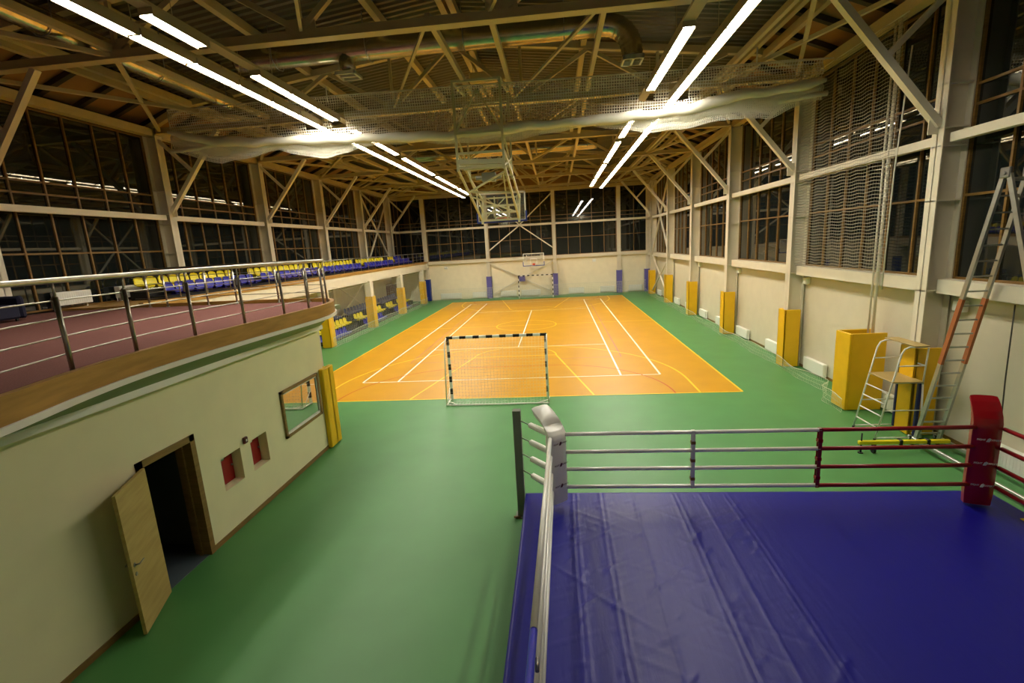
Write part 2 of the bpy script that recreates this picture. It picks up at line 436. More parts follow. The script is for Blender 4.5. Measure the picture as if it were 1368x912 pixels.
# columns: white I-sections
def icol(x, y, z0, z1, d, along):
    """flange faces the hall; d = depth towards the wall; along 'x' depth runs in x"""
    b = MB(); s = 1 if d > 0 else -1
    if along == 'x':
        for e in (0, d-s*0.025): b.box(min(x+e, x+e+s*0.025), max(x+e, x+e+s*0.025), y-0.16, y+0.16, z0, z1)
        b.box(min(x,x+d), max(x,x+d), y-0.012, y+0.012, z0, z1)
        for z in (3.3, 5.2, 6.3, 6.66, 7.5):
            if z0 < z < z1: b.box(min(x,x+d), max(x,x+d), y-0.15, y+0.15, z-0.012, z+0.012)
    else:
        for e in (0, d-0.025): b.box(x-0.15, x+0.15, y+e, y+e+0.025, z0, z1)
        b.box(x-0.012, x+0.012, y, y+d, z0, z1)
    return struct(b.build('column', M['steel_white']))
for y in BAY:
    icol(XR, y, 0, 9.45, 0.5, 'x')
    icol(XL, y, 0 if y > -4.5 else ZB, 9.45, -0.5, 'x')
for x in FX[1:]:
    icol(x if x < 10 else 10.2, 28.0, 0, 9.45, 0.45, 'y')

# knee braces and short struts under the trusses
for y in BAY:
    for s, xc in ((1, XR), (-1, XL)):
        b = MB(); b.bar((xc, y, 6.72), (xc-s*2.35, y, 9.5), 0.14, 0.16, (0,1,0)); struct(b.build('knee_brace_beam', M['steel_white']))
        b = MB(); b.bar((xc+s*0.02, y, 9.3), (xc-s*1.12, y, 8.14), 0.11, 0.12, (0,1,0)); struct(b.build('knee_strut_beam', M['steel_white']))
        b = MB(); b.box(min(xc, xc-s*.2), max(xc, xc-s*.2), y-0.012, y+0.012, 6.55, 6.95); struct(b.build('gusset_plate', M['steel_white']))
# X-braced last bay on both sides
def xbrace(pts, w=0.10, m='steel_white'):
    b = MB()
    for a, c in pts: b.bar(a, c, w, w)
    return struct(b.build('cross_brace_beam', M[m]))
for xq, z0 in ((10.12, 3.4), (-12.68, ZB)):
    ya, yb = 19.5, 25.75; ym = (ya+yb)/2
    xbrace([((xq, ya, z0), (xq, ym, 6.45)), ((xq, yb, z0), (xq, ym, 6.45)), ((xq, ya, 9.4), (xq, ym, 6.5)), ((xq, yb, 9.4), (xq, ym, 6.5))])
xbrace([((10.12, 19.6, 0.3), (10.12, 25.6, 3.3)), ((10.12, 19.6, 3.3), (10.12, 25.6, 0.3))])
xc0, xc1 = -4.4, 1.8; xm = (xc0+xc1)/2
xbrace([((xc0,28.15,4.3),(xm,28.15,6.55)), ((xc1,28.15,4.3),(xm,28.15,6.55)), ((xc0,28.15,9.3),(xm,28.15,6.6)), ((xc1,28.15,9.3),(xm,28.15,6.6))])
xbrace([((xc0,28.25,0.2),(xc1,28.25,3.3)), ((xc0,28.25,3.3),(xc1,28.25,0.2))], 0.08, 'steel_white')
struct(MB().rbox(xm-0.28, xm+0.28, 28.0, 28.3, 1.45, 2.0).build('brace_cover', M['purple_pad']))

# ------------------------------------------------------------------ roof
prof = [(-13.1, 9.72), (-11.2, 10.55), (-1.3, 11.75), (8.7, 10.55), (10.6, 9.72)]
def roof_z(x): return interp(prof, x)
def sheet(xa, xb, m, name, amp, step, y0, y1, nx=2):
    ys = []
    y = y0
    while y < y1:
        ys += [(y,0),(y+step*.32,0),(y+step*.5,amp),(y+step*.82,amp)]; y += step
    ys.append((y1,0))
    b = MB(); b.grid(lambda i,j: (lerp(xa,xb,j/nx), ys[i][0], roof_z(lerp(xa,xb,j/nx))+0.12+ys[i][1]), len(ys)-1, nx, smooth=False)
    return struct(b.build(name, m))
sheet(-11.2, -1.3, M['deck'], 'ceiling', 0.06, 0.28, YB, YF+0.1)
sheet(-1.3, 8.7, M['deck'], 'ceiling', 0.06, 0.28, YB, YF+0.1)
for xa, xb in ((-13.35, -11.2), (8.7, 10.8)):
    b = MB(); za = roof_z(xa)+0.1; zb = roof_z(xb)+0.1
    b.add([(xa,YB,za),(xb,YB,zb),(xb,YF,zb),(xa,YF,za)], [(0,1,2,3)]); struct(b.build('sloped_ceiling', M['slope']))
    y = YB+0.6
    while y < YF:
        r = MB(); r.bar((xa, y, za-0.09), (xb, y, zb-0.09), 0.16, 0.14); struct(r.build('rafter_beam', M['rafter'])); y += 1.25
struct(MB().box(WL-0.4, WR+0.4, YB-0.3, YF+0.3, 12.0, 12.2).build('roof_light_stop', M['dark']))  # unseen slab added over the deck to shut out world light

def truss(y):
    bc = MB(); bc.box(XL, XR, y-0.09, y+0.09, 9.52, 9.70)
    bc.box(XL, XR, y-0.13, y+0.13, 9.50, 9.525)
    o = struct(bc.build('roof_truss', M['truss']))
    tc = MB()
    for (x0,z0),(x1,z1) in zip(prof, prof[1:]): tc.bar((x0,y,z0-0.12), (x1,y,z1-0.12), 0.2, 0.2)
    tc.build('top_chord', M['truss'], o)
    wb = MB()
    bn = [-8.0, -3.5, 1.0, 5.5]; tn = [-10.2, -5.75, -1.3, 3.25, 7.7]
    for i, x in enumerate(bn):
        wb.bar((x,y,9.7),(x,y,roof_z(x)-0.2), 0.09, 0.09)
        wb.box(x-0.35, x+0.35, y-0.015, y+0.015, 9.65, 9.95)
        for t in (tn[i], tn[i+1]): wb.bar((x,y,9.7),(t,y,roof_z(t)-0.2), 0.12, 0.12, (0,1,0))
    wb.build('web_members', M['truss'], o)
    return o
TY = [y for y in BAY] + [28.2]
for y in TY: truss(y)
# lengthwise purlins under the deck and lengthwise ties on the bottom chords
for x in (-8.6, -6.4, -2.95, -1.05, -0.75, 3.1, 6.0):
    b = MB(); b.box(x-0.09, x+0.09, YB, YF, roof_z(x)-0.16, roof_z(x)+0.09); struct(b.build('purlin_beam', M['truss']))
for x in (-11.3, -10.95, 8.35, 8.85):
    b = MB(); b.box(x-0.08, x+0.08, YB, YF, roof_z(x)-0.3, roof_z(x)-0.08); struct(b.build('purlin_beam', M['truss']))
for x in (-8.1, -0.62, 0.72, 3.2, 7.4):
    b = MB(); b.box(x-0.06, x+0.06, -5.5 if abs(x) < 4 else YB, 28.2, 9.66, 9.82); struct(b.build('tie_beam', M['truss']))
for k in range(len(BAY)-1):
    ya, yb = BAY[k], BAY[k+1]; yc = (ya+yb)/2
    for s, xe, xi in ((1, 9.9, 7.4), (-1, -12.4, -8.1)):
        b = MB(); b.bar((xi, ya, 9.62), (xe, yb, 9.62), 0.1, 0.1); b.bar((xi, yb, 9.60), (xe, ya, 9.60), 0.1, 0.1)
        struct(b.build('tie_beam', M['truss']))
    b = MB(); b.bar((-0.62, ya, 9.7), (-3.5, yb, 9.7), 0.07, 0.07); b.bar((3.2, ya, 9.7), (0.72, yb, 9.7), 0.07, 0.07); struct(b.build('tie_beam', M['truss']))
# ------------------------------------------------------------------ near left annex: wall, door, niches, mirror, balcony
AX = -3.95
wa = MB()
holes = [(-11.15, -10.2, 0.0, 2.02), (-9.65, -9.1, 0.81, 1.43), (-8.83, -8.29, 0.79, 1.42)]
ys = sorted({YB, -5.72} | {h[0] for h in holes} | {h[1] for h in holes}); zs = sorted({0, 3.34} | {h[2] for h in holes} | {h[3] for h in holes})
for ya, yb in zip(ys, ys[1:]):
    for za, zb in zip(zs, zs[1:]):
        if not any(h[0] <= ya and yb <= h[1] and h[2] <= za and zb <= h[3] for h in holes): wa.box(AX-0.25, AX, ya, yb, za, zb)
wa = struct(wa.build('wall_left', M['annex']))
struct(MB().box(AX-6.4, AX-0.25, -5.97, -5.72, 0, 3.34).build('wall_left_end', M['annex']))
# dim corridor behind the door
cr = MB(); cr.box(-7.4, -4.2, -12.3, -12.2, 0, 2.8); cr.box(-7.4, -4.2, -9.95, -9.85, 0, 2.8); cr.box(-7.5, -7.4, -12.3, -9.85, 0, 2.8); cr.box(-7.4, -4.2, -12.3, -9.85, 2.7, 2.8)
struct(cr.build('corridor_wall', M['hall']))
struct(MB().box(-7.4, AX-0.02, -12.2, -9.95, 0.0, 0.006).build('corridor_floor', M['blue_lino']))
bb = MB(); bb.box(AX, AX+0.018, YB, -11.22, 0, 0.09); bb.box(AX, AX+0.018, -10.13, -5.72, 0, 0.09); struct(bb.build('baseboard_left', M['door_frame']))
struct(MB().box(WR-0.02, WR, YB, YF, 0, 0.08).build('baseboard_right', M['door_frame']))
# door 1
d1 = MB()
d1.box(AX-0.27, AX+0.025, -11.22, -11.12, 0, 2.1); d1.box(AX-0.27, AX+0.025, -10.23, -10.13, 0, 2.1); d1.box(AX-0.27, AX+0.025, -11.22, -10.13, 2.0, 2.1)
d1.box(AX-0.18, AX-0.12, -10.26, -10.23, 0, 2.0)
d1 = struct(d1.build('door_1', M['door_frame']))
# the leaf swings out into the hall, hinged on the near jamb
hx, hy = AX+0.03, -11.13
ang = math.radians(-71)      # from +y (closed) swung towards the wall behind
dx, dy = math.sin(math.radians(158)), math.cos(math.radians(158))
lw = 0.85
lf = MB(); a = Vector((hx, hy, 1.01)); e = a + Vector((dx, dy, 0))*lw
lf.bar((a.x, a.y, 1.01), (e.x, e.y, 1.01), 0.042, 1.98); leaf = lf.build('door_leaf', M['oak'], d1)
hd = MB(); nx_, ny_ = dy, -dx   # side facing the hall
nrm = Vector((-dy, dx, 0)); 
if nrm.x < 0: nrm = -nrm
pz = a + Vector((dx, dy, 0))*(lw-0.07)
for sgn in (1, -1):
    q = Vector((pz.x, pz.y, 1.0)) + nrm*0.021*sgn
    hd.tube([q, q+nrm*0.008*sgn], 0.028, 14); hd.tube([q, q+nrm*0.055*sgn, q+nrm*0.06*sgn-Vector((dx,dy,0))*0.12], 0.010, 8)
    q2 = q - Vector((0,0,0.13)); hd.tube([q2, q2+nrm*0.008*sgn], 0.026, 14)
hd.build('door_handle', M['hinge'], leaf)
hg = MB()
for z in (0.3, 1.0, 1.75): hg.tube([(hx, hy, z-0.05), (hx, hy, z+0.05)], 0.012, 8)
hg.build('hinge', M['hinge'], d1)
# two recessed fire cabinets
for i, (y0, y1, z0, z1) in enumerate([h for h in holes[1:]]):
    t = thing('fire_cabinet', (AX-0.24, (y0+y1)/2, z0), ['red recessed fire cabinet in the beige wall, next to the open door', 'red recessed fire cabinet in the beige wall, nearer the mirror, past the alarm'][i], 'cabinet', 'recessed fire cabinets')
    n = MB(); e = 0.012
    n.box(AX-0.24, AX, y0, y0+e, z0, z1); n.box(AX-0.24, AX, y1-e, y1, z0, z1); n.box(AX-0.24, AX, y0, y1, z0, z0+e); n.box(AX-0.24, AX, y0, y1, z1-e, z1)
    n.build('reveal', M['annex'], t)
    MB().box(AX-0.245, AX-0.19, y0+e, y1-e, z0+e, z1-e).build('body', M['red_cab'], t)
    MB().rbox(AX-0.19, AX-0.17, y0+.04, y1-.04, z0+.04, z1-.04, .006).build('door', M['red_cab'], t)
    MB().box(AX-0.17, AX-0.167, y0+.05, y0+.3, z1-.14, z1-.06).build('notice', M['paper'], t)
    MB().tube([(AX-0.17, y1-.08, (z0+z1)/2), (AX-0.15, y1-.08, (z0+z1)/2)], 0.02, 10).build('latch', M['hinge'], t)
t = thing('fire_alarm', (AX, -8.97, 1.5), 'small dark red alarm call point between the two red cabinets', 'alarm')
MB().rbox(AX, AX+0.05, -9.02, -8.92, 1.44, 1.56, .01).build('body', M['maroon'], t)
MB().box(AX+0.05, AX+0.053, -8.985, -8.955, 1.48, 1.52).build('button', M['paper'], t)
# framed mirror
t = thing('wall_mirror', (AX, -6.9, 0.98), 'wood-framed mirror on the beige wall reflecting the goal', 'mirror')
f = MB(); y0, y1, z0, z1 = -7.69, -6.1, 0.98, 2.02
for q in ((y0,y1,z0,z0+.06),(y0,y1,z1-.06,z1),(y0,y0+.06,z0,z1),(y1-.06,y1,z0,z1)): f.box(AX, AX+0.05, *q)
f.build('frame', M['door_frame'], t)
g = MB(); y0 += .06; y1 -= .06; z0 += .06; z1 -= .06
for q in ((y0,y1,z0,z0+.05),(y0,y1,z1-.03,z1),(y0,y0+.03,z0,z1),(y1-.03,y1,z0,z1)): g.box(AX, AX+0.03, *q)
g.build('inner_frame', M['white'], t)
MB().box(AX, AX+0.012, y0, y1, z0, z1).build('pane', M['mirror'], t)

# balcony slab with a curved front
curve = smooth_poly([(-2.2,YB,0),(-2.7,-15.2,0),(-3.06,-13.3,0),(-3.34,-12.2,0),(-3.48,-11.3,0),(-3.52,-10.4,0),(-3.49,-9.2,0),(-3.38,-7.5,0),(-3.36,-6.4,0),(-3.55,-5.5,0),(-3.98,-4.8,0),(-4.75,-4.48,0),(-5.8,-4.3,0),(-7.3,-4.1,0),(-10.2,-3.85,0)], 5)
def offset(pts, d):
    out = []
    for i, p in enumerate(pts):
        a = Vector(pts[max(i-1,0)]); b = Vector(pts[min(i+1,len(pts)-1)]); t_ = (b-a).normalized(); n = Vector((t_.y, -t_.x))
        out.append((p[0]+n.x*d, p[1]+n.y*d))
    return out
cv = offset([(p.x, p.y) for p in curve], 0.0)
inner = offset(cv, -0.12)
struct(MB().prism(inner + [(WL, -3.85), (WL, YB)], 3.42, ZB).build('balcony_floor', M['carpet']))
def strip(name, m, o, i, z0, z1):
    b = MB(); n = len(o)
    for k in range(n-1):
        A, B, C, D = o[k], o[k+1], i[k+1], i[k]
        vs = [(A[0],A[1],z0),(B[0],B[1],z0),(C[0],C[1],z0),(D[0],D[1],z0),(A[0],A[1],z1),(B[0],B[1],z1),(C[0],C[1],z1),(D[0],D[1],z1)]
        b.add(vs, [(0,3,2,1),(4,5,6,7),(0,1,5,4),(2,3,7,6)])
        if k == 0: b.add(vs, [(3,0,4,7)])
        if k == n-2: b.add(vs, [(1,2,6,5)])
    return struct(b.build(name, m))
strip('trim_1', M['curb_wood'], cv, offset(cv, -0.09), 3.42, 3.69)
strip('trim_2', M['white'], offset(cv, 0.035), offset(cv, -0.12), 3.35, 3.42)
# sloping soffit down to the wall head
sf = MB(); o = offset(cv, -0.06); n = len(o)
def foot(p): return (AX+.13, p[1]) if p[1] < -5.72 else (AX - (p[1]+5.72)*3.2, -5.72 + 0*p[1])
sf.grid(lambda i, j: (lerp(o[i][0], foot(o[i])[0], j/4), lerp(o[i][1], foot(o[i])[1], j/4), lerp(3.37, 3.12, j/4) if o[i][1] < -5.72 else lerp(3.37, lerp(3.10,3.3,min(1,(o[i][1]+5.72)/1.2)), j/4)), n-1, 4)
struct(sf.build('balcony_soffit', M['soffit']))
struct(MB().box(AX, AX+0.14, YB, -5.72, 3.03, 3.13).build('trim_3', M['white']))
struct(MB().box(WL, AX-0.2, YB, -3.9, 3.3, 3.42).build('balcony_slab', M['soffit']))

# curved balustrade
post_i = [(-3.04,-12.46),(-3.1,-11.53),(-3.17,-10.45),(-3.1,-9.3),(-3.05,-8.3),(-3.2,-6.75)]
rl = offset(cv, -0.16)
t = thing('curved_balustrade', (-3.2, -10, ZB), 'stainless steel balustrade with horizontal bars round the curved balcony', 'railing')
def nearest(y):
    for p, q in zip(rl, rl[1:]):
        if p[1] <= y <= q[1]: u = (y-p[1])/(q[1]-p[1]); return (lerp(p[0],q[0],u), y)
ps = [nearest(y) for y in (-17.0, -15.7, -14.4, -13.2, -12.1, -11.1, -10.0, -8.85, -7.7, -6.8, -5.95)]
def arc_at(xs): return min(rl, key=lambda p: abs(p[0]-xs) + (0 if p[1] > -6 else 9))
ps += [arc_at(x) for x in (-3.75, -4.6, -5.6, -6.8, -8.0, -9.2, -10.0)]
for p in ps:
    b = MB(); b.tube([(p[0],p[1],ZB-0.02),(p[0],p[1],4.5)], 0.026, 10); b.tube([(p[0]-0.05,p[1],4.36),(p[0]-0.05,p[1],4.48),(p[0],p[1],4.52),(p[0],p[1],4.67)], 0.013, 8)
    b.tube([(p[0],p[1],ZB),(p[0],p[1],ZB+0.015)], 0.05, 12); b.build('post', M['steel'], t)
MB().tube([(p[0],p[1],4.68) for p in rl], 0.034, 10).build('handrail', M['steel'], t)
for z in (3.86, 4.06, 4.26, 4.46): MB().tube([(p[0]-0.03,p[1],z) for p in rl], 0.009, 6).build('crossbar', M['steel'], t)

# navy sofa end, balcony radiators
t = thing('sofa', (-12.1, -7.0, ZB), 'dark navy padded sofa at the far end of the carpeted balcony', 'sofa')
MB().rbox(-12.25, -11.55, -8.9, -6.0, ZB+0.06, ZB+0.42, .05).build('seat', M['navy_fabric'], t)
MB().rbox(-12.4, -12.1, -8.9, -6.0, ZB+0.06, ZB+0.78, .06).build('backrest', M['navy_fabric'], t)
for y in (-9.05, -6.0): MB().rbox(-12.35, -11.55, y, y+0.16, ZB+0.06, ZB+0.62, .05).build('armrest', M['navy_fabric'], t)
for y in (-8.9, -6.1):
    for x in (-12.3, -11.65): MB().box(x, x+.05, y, y+.05, ZB, ZB+.07).build('foot', M['black'], t)
def radiator(x0, x1, y0, y1, z0, z1, label, group, legs=True):
    t = thing('radiator', ((x0+x1)/2, (y0+y1)/2, z0), label, 'radiator', group)
    b = MB(); b.rbox(x0, x1, y0, y1, z0, z1, .015)
    if x1-x0 < y1-y0:
        n = int((y1-y0)/0.07)
        for i in range(n): yy = lerp(y0+.05, y1-.05, i/(n-1)); b.box(x0-.004 if x0 > 0 else x1, x0 if x0 > 0 else x1+.004, yy-.012, yy+.012, z0+.04, z1-.04)
    else:
        n = int((x1-x0)/0.07)
        for i in range(n): xx = lerp(x0+.05, x1-.05, i/(n-1)); b.box(xx-.012, xx+.012, y0-.004, y0, z0+.04, z1-.04)
    b.build('panel', M['radiator'], t)
    fz = 0 if z0 < 2 else ZB
    if x1-x0 < y1-y0:
        xm_ = (x0+x1)/2
        MB().tube([(xm_, y0, z0+.06), (xm_, y0-.05, z0+.06), (xm_, y0-.05, fz)], .014, 8).build('pipe', M['radiator'], t)
        for yy in (y0+.12, y1-.12): MB().box(min(xm_, xm_+(.09 if x0 > 0 else -.09)), max(xm_, xm_+(.09 if x0 > 0 else -.09)), yy-.02, yy+.02, fz if z0-fz > .1 else z0-.02, z0+.02).build('bracket', M['radiator'], t)
    else:
        ym_ = (y0+y1)/2
        MB().tube([(x0, ym_, z0+.06), (x0-.05, ym_, z0+.06), (x0-.05, ym_, 0)], .014, 8).build('pipe', M['radiator'], t)
        for xx in (x0+.12, x1-.12): MB().box(xx-.02, xx+.02, ym_, y1+.04, z0-.02, z0+.02).build('bracket', M['radiator'], t)
    return t
radiator(-12.95, -12.75, -4.0, -2.9, ZB+.16, ZB+.56, 'white radiator on the balcony beside the dark navy sofa', 'balcony radiators')
radiator(-12.95, -12.75, -1.9, -0.8, ZB+.16, ZB+.56, 'white radiator on the balcony beside the first yellow seats', 'balcony radiators')
k = 0
for kb, (a, b) in enumerate([(-11.5,-10.3),(-8.2,-7.0),(-5.0,-3.9),(-1.16,0.1),(2.02,3.22),(5.15,6.5),(8.3,9.5),(11.3,12.5),(14.5,15.7),(17.6,18.8),(20.9,22.1),(23.6,24.8)]):
    L = ['white radiator on the right wall beyond the ring ropes, out near the frame edge', 'white radiator on the right wall, just right of the red corner pad', 'white radiator on the right wall behind the umpire chair ladder'][kb] if kb < 3 else 'white radiator low on the right wall, %s beyond the yellow post box' % nth(kb-3)
    radiator(10.33, 10.47, a, b, 0.06, 0.48, L, 'right wall radiators')
for kb, (a, b) in enumerate([(-9.2,-7.2),(-6.1,-4.75),(-1.45,0.36),(3.0,4.4),(5.9,7.2),(8.5,9.7)]):
    if kb == 2: radiator(-3.4, -1.9, 28.3, 28.45, 0.1, 0.62, 'white radiator on the far wall, just left of the far goal', 'far wall radiators')
    radiator(a, b, 28.3, 28.45, 0.1, 0.62, 'white radiator low on the far wall, %s from the seating side%s' % (nth(kb), ', behind the goal' if kb == 2 else ''), 'far wall radiators')

# ------------------------------------------------------------------ spectator stand on the left
struct(MB().box(WL, -10.2, -3.85, YF, 3.05, 3.56).build('stand_floor', M['steel_white']))
struct(MB().box(-10.32, -10.17, -3.85, YF, 3.56, 3.73).build('trim_4', M['curb_wood']))
struct(MB().box(WL, -10.32, -3.85, YF, 3.56, 3.66).build('stand_board_floor', M['curb_wood']))
struct(MB().box(-10.45, -10.2, -3.6, YF, 2.98, 3.06).build('trim_5', M['steel_white']))
for y in (7.0, 13.25, 19.5, 25.75): 
    b = MB(); b.box(-10.42, -10.05, y-0.03, y+0.45, 0, 3.05); struct(b.build('column', M['steel_white']))
struct(MB().box(WL, -12.2, 24.3, 25.2, 0, 2.0).build('door_2', M['brown_door']))
xbrace([((-12.6,13.4,0.4),(-12.6,19.3,3.0)),((-12.6,13.4,3.0),(-12.6,19.3,0.4))], 0.07)
t = thing('stand_railing', (-10.28, 12, 3.72), 'grey steel railing along the front of the upper seating stand', 'railing')
y = -3.5
while y < 28.4:
    b = MB(); b.tube([(-10.27,y,3.72),(-10.27,y,4.52)], 0.018, 8); b.build('post', M['steel'], t); y += 1.24
MB().tube([(-10.27,-3.5,4.53),(-10.27,28.2,4.53)], 0.026, 8).build('handrail', M['steel'], t)
for z in (3.98, 4.24): MB().tube([(-10.27,-3.5,z),(-10.27,28.2,z)], 0.008, 6).build('crossbar', M['steel'], t)
# two more straight guard lengths at the near end of the stand
# black stepped risers
def riser(name, label, boxes):
    for i, q in enumerate(boxes): tag(MB().box(*q).build(name, M['riser'], None, ((q[0]+q[1])/2, q[2], q[4])), label + ', %s step' % (('front','back') if len(boxes) == 2 else ('front','middle','back'))[i], 'seating platform', 'seat risers')
riser('seat_riser', 'black platform under the upstairs seats', [(-11.75,-11.1,-1.9,27.2,3.66,3.76),(-12.4,-11.75,-1.9,27.2,3.66,3.98)])
for kb, (ya, yb) in enumerate(((7.5,13.2),(13.75,19.4),(20.0,25.6))):
    riser('seat_riser', 'black platform under the lower seats, %s bay from the balcony' % nth(kb), [(-11.15,-10.55,ya,yb,0.0,0.06),(-11.8,-11.15,ya,yb,0.0,0.42),(-12.45,-11.8,ya,yb,0.0,0.80)])
# plastic bucket seats
def seat_mesh(name, m):
    prof_ = [(0.20,-0.03),(0.19,0.0),(0.10,0.0),(0.0,-0.012),(-0.10,-0.008),(-0.17,0.03),(-0.20,0.10),(-0.22,0.20),(-0.235,0.29),(-0.23,0.32)]
    nu = 6; b = MB()
    def P(i, j, th):
        u = (i/nu-0.5)*2; x, z = prof_[j]
        bowl = 0.045*(abs(u)**2.5); wdt = 0.215*(1-0.10*max(0,(j-6)/3)**2 - (0.08 if j == 0 else 0))
        k = j/(len(prof_)-1); x += bowl*min(1,max(0,(k-0.5)*4))*0.9; z += bowl*(1-min(1,max(0,(k-0.4)*3)))
        if j >= 8: z -= 0.05*abs(u)**3
        dxn, dzn = (0.0, -1.0) if j < 5 else (-1.0, -0.1)
        return (x+dxn*th, u*wdt, z+dzn*th)
    nv = len(prof_)-1
    b.grid(lambda i,j: P(i,j,0), nu, nv); b.grid(lambda i,j: P(nu-i,j,0.022), nu, nv)
    rim = [(i,0) for i in range(nu)] + [(nu,j) for j in range(nv)] + [(nu-i,nv) for i in range(nu)] + [(0,nv-j) for j in range(nv)]
    for a_, c_ in zip(rim, rim[1:]+rim[:1]):
        b.add([P(*a_,0),P(*c_,0),P(*c_,0.022),P(*a_,0.022)], [(0,3,2,1)])
    b.box(-0.06,0.08,-0.05,0.05,-0.11,-0.02); b.box(-0.10,0.12,-0.06,0.06,-0.125,-0.108)
    me = b.build(name, m).data
    bpy.data.objects.remove(bpy.data.objects[name]); return me
SM = {c: seat_mesh('seat_'+c, M['seat_'+c]) for c in ('yellow','blue','violet')}
def put_seat(x, y, z, c, label, group):
    o = bpy.data.objects.new('bucket_seat', SM[c]); COL.objects.link(o); o.location = (x, y, z); tag(o, label, 'seat', group)
for row, (x, z, base) in enumerate(((-12.05, 4.105, 'yellow'), (-11.38, 3.885, 'blue'))):
    y = -1.62 if row == 0 else -1.2; i = 0
    while y < 26.9:
        c = base
        if row == 0 and (3.9 < y < 4.3 or y > 24.6): c = 'blue'
        gap = any(abs(y-g) < 0.3 for g in (3.7, 9.9, 16.3, 22.6))
        if not gap:
            nm = {'yellow':'yellow','blue':'blue'}[c]
            put_seat(x, y, z, c, '%s plastic seat upstairs, %s from the near end of the %s row' % (nm, nth(i), ('back','front')[row]), 'upper stand %s row seats' % ('back','front')[row]); i += 1
        y += 0.51
for kb, (ya, yb) in enumerate(((7.75,13.1),(14.0,19.3),(20.25,25.5))):
    for row, (x, z) in enumerate(((-10.82, 0.185), (-11.45, 0.545), (-12.1, 0.925))):
        y = ya; i = 0; n = int((yb-ya)/0.5)
        for q in range(n):
            if row == 1: c = 'yellow'
            else: c = 'blue' if row == 0 else 'violet'
            skip = (row == 0 and q >= n-3) or (row == 1 and q in (3, 4))
            if not skip:
                put_seat(x, y, z, c, '%s plastic seat in the lower stand, %s of the %s row, %s bay' % ({'yellow':'yellow','blue':'blue','violet':'slate-blue'}[c], nth(i), ('front','middle','back')[row], nth(kb)), 'lower stand seats'); i += 1
            y += 0.51

# ------------------------------------------------------------------ padding round the column feet
def pad(x0, x1, y0, y1, h, m, label, group, seams=True, top_open=False):
    t = thing('column_pad', ((x0+x1)/2, (y0+y1)/2, 0), label, 'column pad', group)
    th = 0.05
    for nm, q in (('front_panel', (x0, x0+th, y0, y1) if x0 > 0 and x1 > 9.5 else (x1-th, x1, y0, y1)), ('side_panel', (x0, x1, y0, y0+th)), ('side_panel', (x0, x1, y1-th, y1))):
        MB().rbox(q[0], q[1], q[2], q[3], 0.02, h, 0.012).build(nm, M[m], t)
    return t
names_r = {-5.5:'yellow column pad behind the umpire chair and ladder', 0.75:'yellow column pad on the right wall, first beyond the open yellow box', 7.0:'yellow column pad on the right wall, second beyond the open yellow box', 13.25:'yellow column pad on the right wall, third beyond the open yellow box', 19.5:'yellow column pad on the right wall, at the near side of the braced bay', 25.75:'yellow column pad on the right wall, at the far side of the braced bay'}
for y, L in names_r.items(): pad(9.82, 10.34, y-0.28, y+0.24, 2.05, 'yellow_pad', L, 'yellow pads on the right wall columns')
for kb, y in enumerate((7.0, 13.25, 19.5, 25.75)): pad(-10.46, -9.98, y-0.1, y+0.52, 2.05, 'yellow_pad', 'yellow column pad under the stand, %s from the curved balcony' % nth(kb), 'yellow pads under the stand')
def ypad(x, m, label, y0=27.88):
    t = thing('column_pad', (x, y0, 0), label, 'column pad', 'pads on the far wall columns')
    MB().rbox(x-0.24, x+0.24, y0, y0+0.05, 0.02, 2.05, .012).build('front_panel', M[m], t)
    for s in (-1, 1): MB().rbox(x+s*.215-.025, x+s*.215+.025, y0+.05, y0+.5, 0.02, 2.05, .012).build('side_panel', M[m], t)
ypad(-10.3, 'blue_pad', 'deep blue column pad in the far corner next to the stand')
ypad(-4.4, 'purple_pad', 'violet column pad on the far wall, left of the far goal')
ypad(1.8, 'purple_pad', 'violet column pad on the far wall, touching the right post of the far goal')
ypad(7.62, 'purple_pad', 'violet column pad on the far wall, alone near the court corner')
ypad(10.12, 'purple_pad', 'violet column pad in the far right corner beside a yellow pad')
t = thing('corner_pad', (-3.85, -5.4, 0), 'tall yellow pad on the corner of the beige wall beside the mirror', 'wall pad')
MB().rbox(AX+0.005, AX+0.12, -5.98, -5.42, 0.02, 2.06, .02).build('front_panel', M['yellow_pad'], t)
MB().rbox(AX-0.3, AX+0.12, -5.70, -5.62, 0.02, 2.06, .02).build('side_panel', M['yellow_pad'], t)
struct(MB().box(AX-0.22, AX-0.08, -5.62, -5.5, 0, 3.3).build('column', M['steel_white']))

# ------------------------------------------------------------------ lamps
t = None
def lamp_proto(name, L, wdt):
    t = thing(name, (0,0,0), 'x', 'ceiling light', 'x')
    b = MB(); b.box(-wdt/2-.02, wdt/2+.02, 0.02, L-0.02, 0.03, 0.10); b.box(-wdt/2-.02, -wdt/2, 0.02, L-.02, -0.04, 0.03); b.box(wdt/2, wdt/2+.02, 0.02, L-.02, -0.04, 0.03)
    b.box(-wdt/2, wdt/2, 0.02, 0.03, -0.01, 0.03); b.box(-wdt/2, wdt/2, L-.03, L-.02, -0.01, 0.03)
    b.build('housing', M['housing'], t)
    MB().box(-wdt/2, wdt/2, 0.03, L-0.03, 0.0, 0.028).build('diffuser', M['lamp'], t)
    return t
LZ = 8.9
pa = lamp_proto('ceiling_light', 1.4, 0.23); first_a = True
rows = {}
def place_lamp(x, y, L, label, group):
    global first_a
    if first_a: t = pa; t.location = (x, y, LZ); first_a = False
    else: t = clone(pa, (x, y, LZ))
    t['label'] = label; t['group'] = group; return t
NM = {'left': 'seating-side', 'right': 'ladder-side'}
